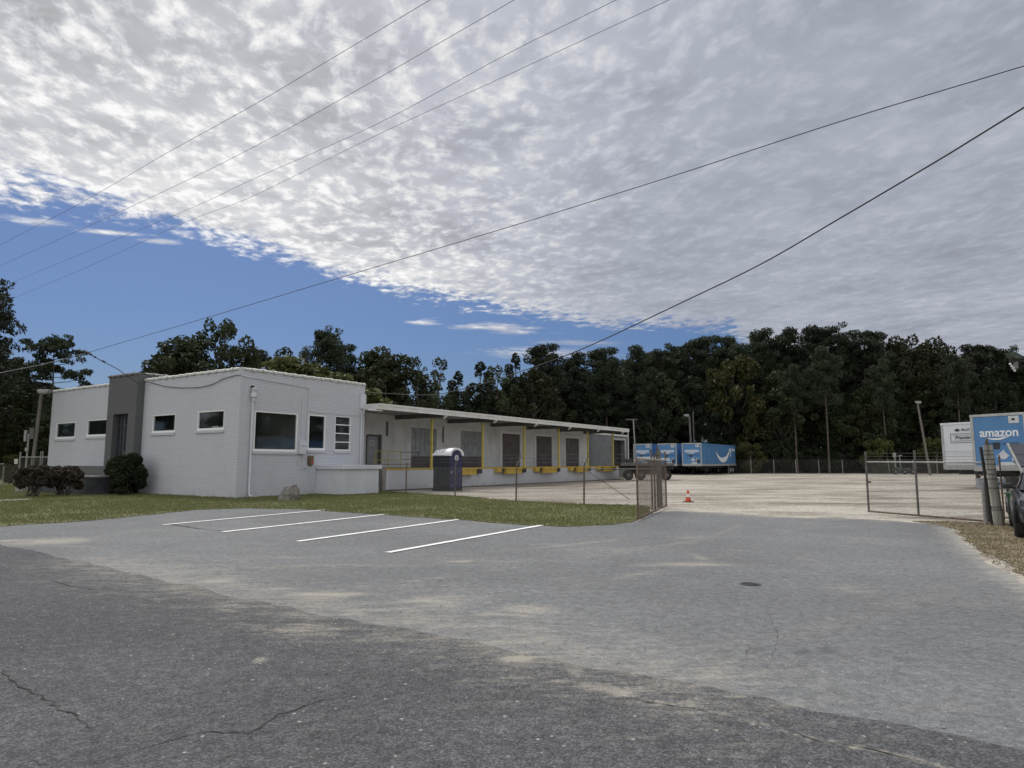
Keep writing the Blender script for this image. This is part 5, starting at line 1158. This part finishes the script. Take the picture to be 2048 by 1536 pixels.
for (y, wl, z0, wh, z1) in SS: gh.v += [(-wl, y, z0), (-wh, y, z1 - .02), (-wh * .8, y, z1), (wh * .8, y, z1), (wh, y, z1 - .02), (wl, y, z0)]
for i in range(4):
    for j in range(5): gh.f.append((i * 6 + j, (i + 1) * 6 + j, (i + 1) * 6 + j + 1, i * 6 + j + 1))
gh.build('glasshouse', M['car_glass'], cb_, True)
MB().box(-.55, .55, 1.98, 3.5, 1.47, 1.535).build('roof', M['car'], cb_, bevel=.03)
for sx_ in (-1, 1):
    mr = MB().hull8([(sx_ * .90, 1.50, 1.02), (sx_ * 1.10, 1.52, 1.02), (sx_ * 1.10, 1.62, 1.03), (sx_ * .90, 1.62, 1.02), (sx_ * .91, 1.49, 1.15), (sx_ * 1.11, 1.53, 1.12), (sx_ * 1.10, 1.62, 1.12), (sx_ * .90, 1.62, 1.15)]).build('mirror', M['car_trim'], cb_, bevel=.03)
    MB().box(min(sx_ * .84, sx_ * .92), max(sx_ * .84, sx_ * .92), 1.53, 1.6, 1.0, 1.06).build('stalk', M['car_trim'], mr)
    for y in (.85, 3.75):
        w_ = MB().lathe([(.20, 0), (.30, .0), (.335, .03), (.34, .1), (.335, .2), (.30, .23), (.2, .23)], 24).build('wheel', M['rubber'], cb_, True, loc=(sx_ * .97 - (.23 if sx_ > 0 else 0), y, .34), rot=(0, math.pi / 2, 0)); MB().lathe([(0, .05), (.08, .03), (.2, .02), (.215, .0)], 16).build('rim', M['alloy'], w_, True)
        ar = MB(); ar.tube([(sx_ * .965, y + .40 * math.cos(t_), .34 + .40 * math.sin(t_)) for t_ in [math.pi * k / 10 for k in range(11)]], .045, 6); ar.build('wheel_arch', M['car_trim'], cb_, True)
    MB().hull8([(sx_ * .58, .05, .66), (sx_ * .84, .22, .68), (sx_ * .86, .4, .70), (sx_ * .60, .2, .68), (sx_ * .58, .08, .76), (sx_ * .82, .26, .80), (sx_ * .84, .44, .82), (sx_ * .60, .22, .78)]).build('headlight', M['car_glass'], cb_)
MB().box(-.5, .5, -.015, .03, .45, .6).build('grille', M['car_trim'], cb_); MB().box(-.8, .8, -.01, .12, .24, .36).build('bumper', M['car_trim'], cb_, bevel=.03)

# ------------------------------------------------------------------ vegetation
def leafquads(cen, rad, n, size, asp=.5, seed=0, shell=.55, droop=0.0):
    r = np.random.default_rng(seed); k = len(cen); cen = np.array(cen, float); rad = np.array(rad, float)
    if rad.ndim == 1: rad = np.repeat(rad[:, None], 3, 1)
    vol = rad.prod(1) ** (2 / 3); cnt = np.maximum(4, (n * vol / vol.sum()).astype(int)); idx = np.repeat(np.arange(k), cnt); N = len(idx)
    d = r.normal(size=(N, 3)); d /= np.linalg.norm(d, axis=1)[:, None]; q = r.uniform(0, 1, N) ** (1 / 3) * (1 - shell) + shell * r.uniform(.75, 1.08, N)
    c = cen[idx] + d * rad[idx] * q[:, None]
    a = r.normal(size=(N, 3)) + d * .6; a[:, 2] += droop; a /= np.linalg.norm(a, axis=1)[:, None]
    b = np.cross(a, r.normal(size=(N, 3))); b /= np.linalg.norm(b, axis=1)[:, None]
    s = size * r.uniform(.55, 1.4, N)[:, None]
    v = np.stack([c - a * s, c + b * s * asp, c + a * s, c - b * s * asp], 1)
    return v.reshape(-1, 3)
def leafmesh(name, v, mat):
    n = len(v) // 4; me = bpy.data.meshes.new(name); me.vertices.add(4 * n); me.vertices.foreach_set('co', v.ravel()); me.loops.add(4 * n); me.loops.foreach_set('vertex_index', np.arange(4 * n))
    me.polygons.add(n); me.polygons.foreach_set('loop_start', np.arange(0, 4 * n, 4)); me.materials.append(mat); me.update(); me.validate(); return me
def pine_proto(seed, H_=20.0, cb=.45, wr=.17, n=9000, nb=30, mat='leaf_pine', flat=.8, cs=1.0):
    r = random.Random(seed); tr = MB(); lean_ = Vector((r.uniform(-.4, .4), r.uniform(-.4, .4), 0)); top = Vector((0, 0, H_ * .96)) + lean_
    sp_ = [lean_ * q ** 2 + Vector((0, 0, H_ * .96 * q)) + Vector((r.uniform(-.08, .08), r.uniform(-.08, .08), 0)) for q in (0, .2, .4, .6, .8, 1)]
    tr.tube(sp_, [.26, .21, .18, .14, .08, .03], 8); C, Rr = [], []
    for k in range(nb):
        q = cb + (1 - cb) * ((k + r.random()) / nb) ** .9; h = H_ * q * .97; f = (q - cb) / (1 - cb)
        ln = H_ * wr * (math.sin(math.pi * min(1, (f * .70 + .22))) ** .7 + .12) * r.uniform(.55, 1.15); az_ = r.uniform(0, 6.28)
        base = lean_ * q ** 2 + Vector((0, 0, h)); d = Vector((math.cos(az_), math.sin(az_), r.uniform(.0, .45))); e = base + d * ln
        mid = base.lerp(e, .5) + Vector((0, 0, -.06 * ln)); tr.tube([base, mid, e], [.055, .04, .015], 4, False)
        m_ = r.choice((3, 4, 4, 5))
        for j in range(m_):
            t_ = 1.08 - j * .2; C.append(base.lerp(e, t_) + Vector((r.uniform(-.7, .7), r.uniform(-.7, .7), r.uniform(-.3, .6)))); s = H_ * .032 * cs * r.uniform(.45, 1.45); Rr.append((s * 1.25, s * 1.25, s * flat))
    for k in range(9): C.append(top + Vector((r.uniform(-2.4, 2.4), r.uniform(-2.4, 2.4), r.uniform(-2.2, .3))) * (H_ * .03)); s = H_ * .042 * r.uniform(.7, 1.2); Rr.append((s, s, s * .9))
    return (tr.mesh('trunk', M['bark'], True), leafmesh('crown', leafquads(C, Rr, int(n * 1.5), .24, .34, seed, .3), M[mat]), H_)
def broad_proto(seed, H_=14.0, wr=.36, cb=.25, n=9000, nc=46, mat='leaf_broad', size=.24, cr=.085, top=.5, spiky=0):
    r = random.Random(seed); tr = MB(); C, Rr = [], []; cz = H_ * (cb + (1 - cb) * .5)
    tr.tube([(0, 0, 0), (r.uniform(-.2, .2), 0, H_ * .25), (r.uniform(-.3, .3), r.uniform(-.3, .3), H_ * .55), (0, 0, H_ * .85)], [.24, .19, .12, .03], 8)
    for k in range(nc):
        while True:
            p = Vector((r.uniform(-1, 1), r.uniform(-1, 1), r.uniform(-1, 1)))
            if .25 < p.length < 1: break
        zf = (p.z + 1) / 2; wz = (1 - abs(zf - .42) ** 2 * 1.6) if top else 1
        c = Vector((p.x * H_ * wr * wz, p.y * H_ * wr * wz, cz + p.z * H_ * (1 - cb) * .5 * .93)); C.append(c); s = H_ * cr * r.uniform(.6, 1.35) * (1 - .35 * zf * spiky); Rr.append((s, s, s * (.85 + .7 * spiky * r.random())))
        if k % 2 == 0: b0_ = Vector((0, 0, max(H_ * .18, c.z - H_ * .22 - abs(c.x) * .3))); tr.tube([b0_, b0_.lerp(c, .5) + Vector((0, 0, -.2)), c], [.08, .05, .015], 4, False)
    return (tr.mesh('trunk', M['bark'], True), leafmesh('crown', leafquads(C, Rr, n, size, .6, seed, .45), M[mat]), H_)
PR = {'pineA': pine_proto(1, 22, .42, .15, 9500, 50), 'pineB': pine_proto(2, 22, .55, .14, 8000, 40), 'pineC': pine_proto(3, 20, .36, .16, 10500, 56), 'pineD': pine_proto(5, 22, .20, .13, 12000, 70),
      'pineO': pine_proto(4, 16, .34, .25, 7000, 40, flat=.5, cs=1.1),
      'broadA': broad_proto(11, 15, .34, .18, 14000, 110, size=.2, cr=.055), 'broadB': broad_proto(12, 16, .28, .12, 14000, 110, size=.2, cr=.052, spiky=.4), 'broadC': broad_proto(13, 18, .30, .15, 17000, 120, size=.2, cr=.055, spiky=.8), 'sparse': broad_proto(14, 15, .24, .22, 5200, 60, size=.17, cr=.05, spiky=.8),
      'light': broad_proto(15, 9, .42, .12, 9000, 60, 'leaf_light', size=.18, cr=.075), 'low': broad_proto(16, 6.5, .50, .0, 9000, 70, 'leaf_pine', size=.18, cr=.09), 'slim': broad_proto(17, 16, .15, .10, 9000, 80, 'leaf_pine', size=.2, cr=.05, spiky=.8),
      'bushL': broad_proto(18, 4.5, .55, .02, 6000, 40, 'leaf_light', size=.15, cr=.12)}
def tree(kind, px_, topy, Y, label, group, wsc=1.0, cat='tree', name=None, mat=None, basez=0):
    tm_, cm_, hh = PR[kind]; p = AT(px_, topy, Y); s = (p.z - basez) / (hh * 1.0)
    nm = name or ('pine_tree' if kind.startswith('pine') else 'broadleaf_tree'); t = empty(nm, (p.x, p.y, basez), random.uniform(0, 6.28), label, cat, group)
    t.scale = (s * wsc, s * wsc, s); link('trunk', tm_, t); link('crown', cm_, t); return t
GW = 'trees of the wood behind the yard'
T = [  # kind, px, top y, distance, width factor, label
    ('pineO', 116, 676, 72, .82, 'open pine with layered branches standing alone left of the office'),
    ('pineC', -30, 566, 40, .95, 'tall dark tree cut by the left edge of the picture'),
    ('broadA', 40, 745, 78, 1.0, 'dark bushy tree behind the lamp pole at far left'), ('broadB', -40, 700, 66, 1.2, 'dark tree mass at the left edge above the fence'), ('broadA', 85, 765, 84, 1.1, 'low dark tree between the lone pine and the left edge'), ('pineC', 20, 715, 80, .9, 'dark pine behind the left fence'), ('broadA', 150, 790, 84, 1.0, 'small dark tree just left of the office wall'),
    ('broadC', 443, 628, 70, .92, 'tallest leafy tree directly behind the office roof'), ('broadB', 372, 655, 68, 1.15, 'dense dark tree joined to the left of the tallest leafy one'),
    ('broadA', 525, 697, 84, .75, 'small tree in the gap right of the tallest leafy tree'), ('sparse', 572, 685, 90, .7, 'thin see-through treetop above the office parapet'), ('light', 612, 712, 62, 1.5, 'rounded yellow-green tree above the office parapet'),
    ('pineC', 655, 663, 80, .85, 'dark pine with knobbly top rising behind the office corner'), ('pineA', 692, 690, 84, .8, 'second dark pine just right of the knobbly one'), ('broadB', 775, 684, 84, 1.25, 'wide dark round-topped tree above the canopy start'), ('broadA', 735, 700, 86, .9, 'dark leafy tree between the pines and the wide round one'),
    ('sparse', 835, 705, 84, .9, 'airy tree beside the wide round-topped one'), ('sparse', 877, 707, 90, .8, 'slim airy tree with sky showing through'), ('slim', 915, 742, 92, 1.1, 'short slim tree in the dip of the treeline'), ('sparse', 938, 770, 96, .9, 'small sparse tree low in the dip of the treeline'),
    ('slim', 962, 722, 96, 1.2, 'slim dark tree just right of the dip in the treeline'), ('sparse', 995, 722, 96, .9, 'gappy tree left of the thin pale topped one'), ('slim', 1030, 706, 98, .9, 'thin pale topped tree above the canopy'),
    ('pineA', 1094, 690, 104, 1.0, 'rounded feathery pine where the wood begins'), ('broadA', 1065, 735, 98, .9, 'broad tree in front of the feathery pine'), ('pineB', 1150, 712, 108, .9, 'dark pine crossed by the thick cable'),
    ('pineA', 1212, 697, 108, 1.0, 'round headed pine above the middle of the canopy'), ('pineB', 1278, 698, 110, .9, 'round headed pine above the end of the canopy'), ('pineA', 1322, 700, 110, .8, 'narrow pine left of the pine cluster above the trailers'),
    ('pineC', 1360, 690, 112, .9, 'pine directly above the far blue trailers'), ('pineA', 1418, 674, 113, 1.0, 'pair-topped pine above the rightmost far trailer'), ('pineB', 1462, 680, 112, .9, 'pine right of the pair-topped one'), ('light', 1466, 705, 107, .75, 'tall yellowish tree at the middle of the wood'),
    ('pineA', 1527, 660, 113, .9, 'first of the tallest pines right of the yellowish tree'), ('pineB', 1572, 664, 113, .8, 'narrow tall pine next to the dome-shaped one'), ('pineC', 1640, 656, 112, 1.05, 'dome-shaped tall pine at the highest point of the wood'),
    ('pineA', 1722, 662, 113, 1.0, 'wide tall pine right of the dome-shaped one'), ('pineB', 1690, 676, 115, .8, 'lower pine between the dome-shaped and the wide pine'), ('broadC', 1805, 664, 112, 1.0, 'tall leafy tree with spiky top in the right wood'), ('broadC', 1872, 668, 113, .9, 'second spiky topped leafy tree in the right wood'),
    ('pineA', 1945, 690, 113, .95, 'dark pine above the large blue trailer'), ('pineC', 2000, 700, 112, .9, 'dark pine near the right edge of the picture'), ('pineA', 2060, 712, 110, 1, 'pine cut by the right edge of the picture'), ('pineB', 2120, 690, 112, 1, 'pine just outside the right edge')]
T += [('pineB', 1646, 700, 101.3, .75, 'tall pine with a pale bare trunk in front of the right wood'), ('pineB', 1585, 735, 101.5, .7, 'shorter pine with a bare trunk left of the pale trunked one'), ('pineB', 1762, 725, 101.6, .7, 'bare trunked pine at the wood edge behind the right gate leaf'),
      ('pineB', 1300, 742, 103, .7, 'bare trunked pine rising behind the leftmost far trailers'), ('pineB', 1908, 715, 100, .7, 'bare trunked pine directly behind the white trailer')]
for kd, x, y, Y, ws, lab in T: tree(kd if x != 1466 else 'light', x, y, Y, lab, GW if x > 480 else 'trees left of and behind the office', ws)
rr = random.Random(21)
sil = [(-300, 720), (0, 760), (300, 780), (500, 745), (700, 745), (880, 790), (960, 790), (1050, 745), (1200, 725), (1400, 700), (1600, 685), (1900, 700), (2300, 720)]
def silh(x):
    for (a, b_), (c, d) in zip(sil[:-1], sil[1:]):
        if a <= x <= c: return b_ + (d - b_) * (x - a) / (c - a)
    return 720
GF = 'look-alike dark trees filling the wood'
for k in range(44):
    x = 1000 + k * 26 + rr.uniform(-10, 10); Y = rr.uniform(117, 128); kd = rr.choice(('pineA', 'pineB', 'pineB', 'pineC', 'slim')); tree(kd, x, silh(x) + rr.uniform(0, 34), Y, 'dark tree among the crowded inner rows of the wood', GF, rr.uniform(.9, 1.2))
for k in range(34):
    x = 1010 + k * 34 + rr.uniform(-12, 12); Y = rr.uniform(105, 112); kd = rr.choice(('pineD', 'broadB', 'slim', 'pineD', 'broadA', 'pineC')); top = rr.uniform(730, 815); tree(kd, x, top, Y, 'mid-height dark tree at the front of the wood below the tall crowns', 'mid-height trees along the wood edge', rr.uniform(.9, 1.15))
for k in range(46):
    x = 990 + k * 25 + rr.uniform(-10, 10); Y = rr.uniform(102.5, 106); kd = 'low'; tree(kd, x, rr.uniform(868, 906), Y + 1.5, 'leafy undergrowth bush at the foot of the wood', 'undergrowth along the wood edge', 1.0, 'bush', 'undergrowth_bush')
for k in range(24):
    x = -60 + k * 46 + rr.uniform(-10, 10); Y = rr.uniform(92, 108) if x > 250 else rr.uniform(84, 96); kd = rr.choice(('broadA', 'broadB', 'low', 'slim'))
    tree(kd, x, (silh(x) + rr.uniform(20, 60)) if not 850 < x < 1000 else rr.uniform(815, 860), Y, 'dark background tree low behind the buildings', 'background trees behind the buildings', rr.uniform(.9, 1.2))
for k in range(10): tree(rr.choice(('broadA', 'low', 'broadB')), -120 + k * 24, rr.uniform(800, 860), rr.uniform(66, 74), 'dark low tree beyond the left fence', 'low trees beyond the left fence', 1.15)
tree('bushL', 22, 905, 51, 'rounded yellow-green bush at the left fence', None, .55, 'bush', 'fence_bush')
for x, y, lab in ((1870, 870, 'light green bush tree left of the white trailer'), (1755, 872, 'pale green bush by the wood edge right of the gate'), (1500, 880, 'leafy bush right of the far trailers')): tree('bushL', x, y, 100.5, lab, None, .8, 'bush', 'green_bush')
# far wood as one mass closing the view between the trunks
cc = []; rd = []
r2_ = np.random.default_rng(5)
for k in range(420):
    x = r2_.uniform(-120, 150); Y = 134 + r2_.uniform(-4, 8) - .0 * x; cc.append((x, Y, r2_.uniform(0, 13))); rd.append(r2_.uniform(1.6, 3.2))
cc = np.array(cc); px__ = 1024 + F * cc[:, 0] / cc[:, 1]; keep = (px__ > 1000) | (cc[:, 2] < 7.0) ; cc = cc[keep]; rd = np.array(rd)[keep]
v = leafquads(cc, rd, 60000, .45, .6, 9, .3); tag(link('distant_wood', leafmesh('distant_wood', v, M['leaf_pine'])), 'dark mass of distant foliage deep in the wood', 'wood', kind='stuff')

# woods to either side of the yard, outside the frame but mirrored in the office windows
def side_tree(x, y, kd, hgt, lab, grp):
    tm_, cm_, hh = PR[kd]; t = empty('pine_tree' if kd[:4] == 'pine' else 'broadleaf_tree', (x, y, 0), random.uniform(0, 6.28), lab, 'tree', grp); t.scale = (hgt / hh,) * 3; link('trunk', tm_, t); link('crown', cm_, t)
for k in range(12): side_tree(82 + rr.uniform(-4, 8), -12 + k * 7.5, rr.choice(('pineA', 'broadA', 'broadB')), rr.uniform(13, 19), 'dark tree of the wood to the right of the yard, mirrored in the office windows', 'trees right of the yard')
for k in range(10): side_tree(-88 + rr.uniform(-6, 4), -6 + k * 7.5, rr.choice(('pineC', 'broadA', 'broadB')), rr.uniform(12, 18), 'dark tree of the wood to the left of the office, mirrored in its side windows', 'trees left of the office')

# shrubs at the building
def shrub(name, base, w_, d_, h_, mat, n, size, label, seed, stems=6, spread=1.0, lift=.1):
    r = random.Random(seed); t = empty(name, (base.x, base.y, 0), 0, label, 'bush'); C, Rr = [], []; st_ = MB()
    for k in range(80):
        a = r.uniform(0, 6.28); q = r.random() ** .45; zf = r.uniform(0, 1) ** .8; rad_ = q * (1 - .45 * max(0, zf - .55) / .45) * (1 - .25 * (1 - zf))
        c = Vector((math.cos(a) * w_ * rad_ * .82, math.sin(a) * d_ * rad_ * .82, h_ * (lift + (.86 - lift) * zf))); C.append(c); s = .125 * (w_ + h_) / 2 * r.uniform(.5, 1.5); Rr.append((s, s, s * .9))
        if k < stems * 4: b0_ = Vector((r.uniform(-.25, .25) * w_, r.uniform(-.2, .2) * d_, 0)); st_.tube([b0_, b0_.lerp(c, .5) + Vector((r.uniform(-.05, .05), 0, .02)), c], [.02, .014, .006], 5, False)
    st_.build('stem', M['bark'], t); link('foliage', leafmesh('foliage', leafquads(C, Rr, n, size, .55, seed, .35), M[mat]), t); return t
p = G(250, 990); shrub('round_shrub', p, 1.28, 1.1, 2.12, 'leaf_bush', 26000, .06, 'big dense dark green rounded shrub in front of the grey entrance tower', 5, lift=.06)
p = G(126, 992); shrub('low_shrub', p, 1.15, .8, 1.5, 'leaf_red', 8500, .07, 'reddish low shrub beside the ramp wall, right one of two', 6, lift=.3)
p = G(66, 994); shrub('low_shrub', p, 1.2, .8, 1.5, 'leaf_red', 9000, .07, 'reddish low shrub with bare stems, left one of two', 7, lift=.35)
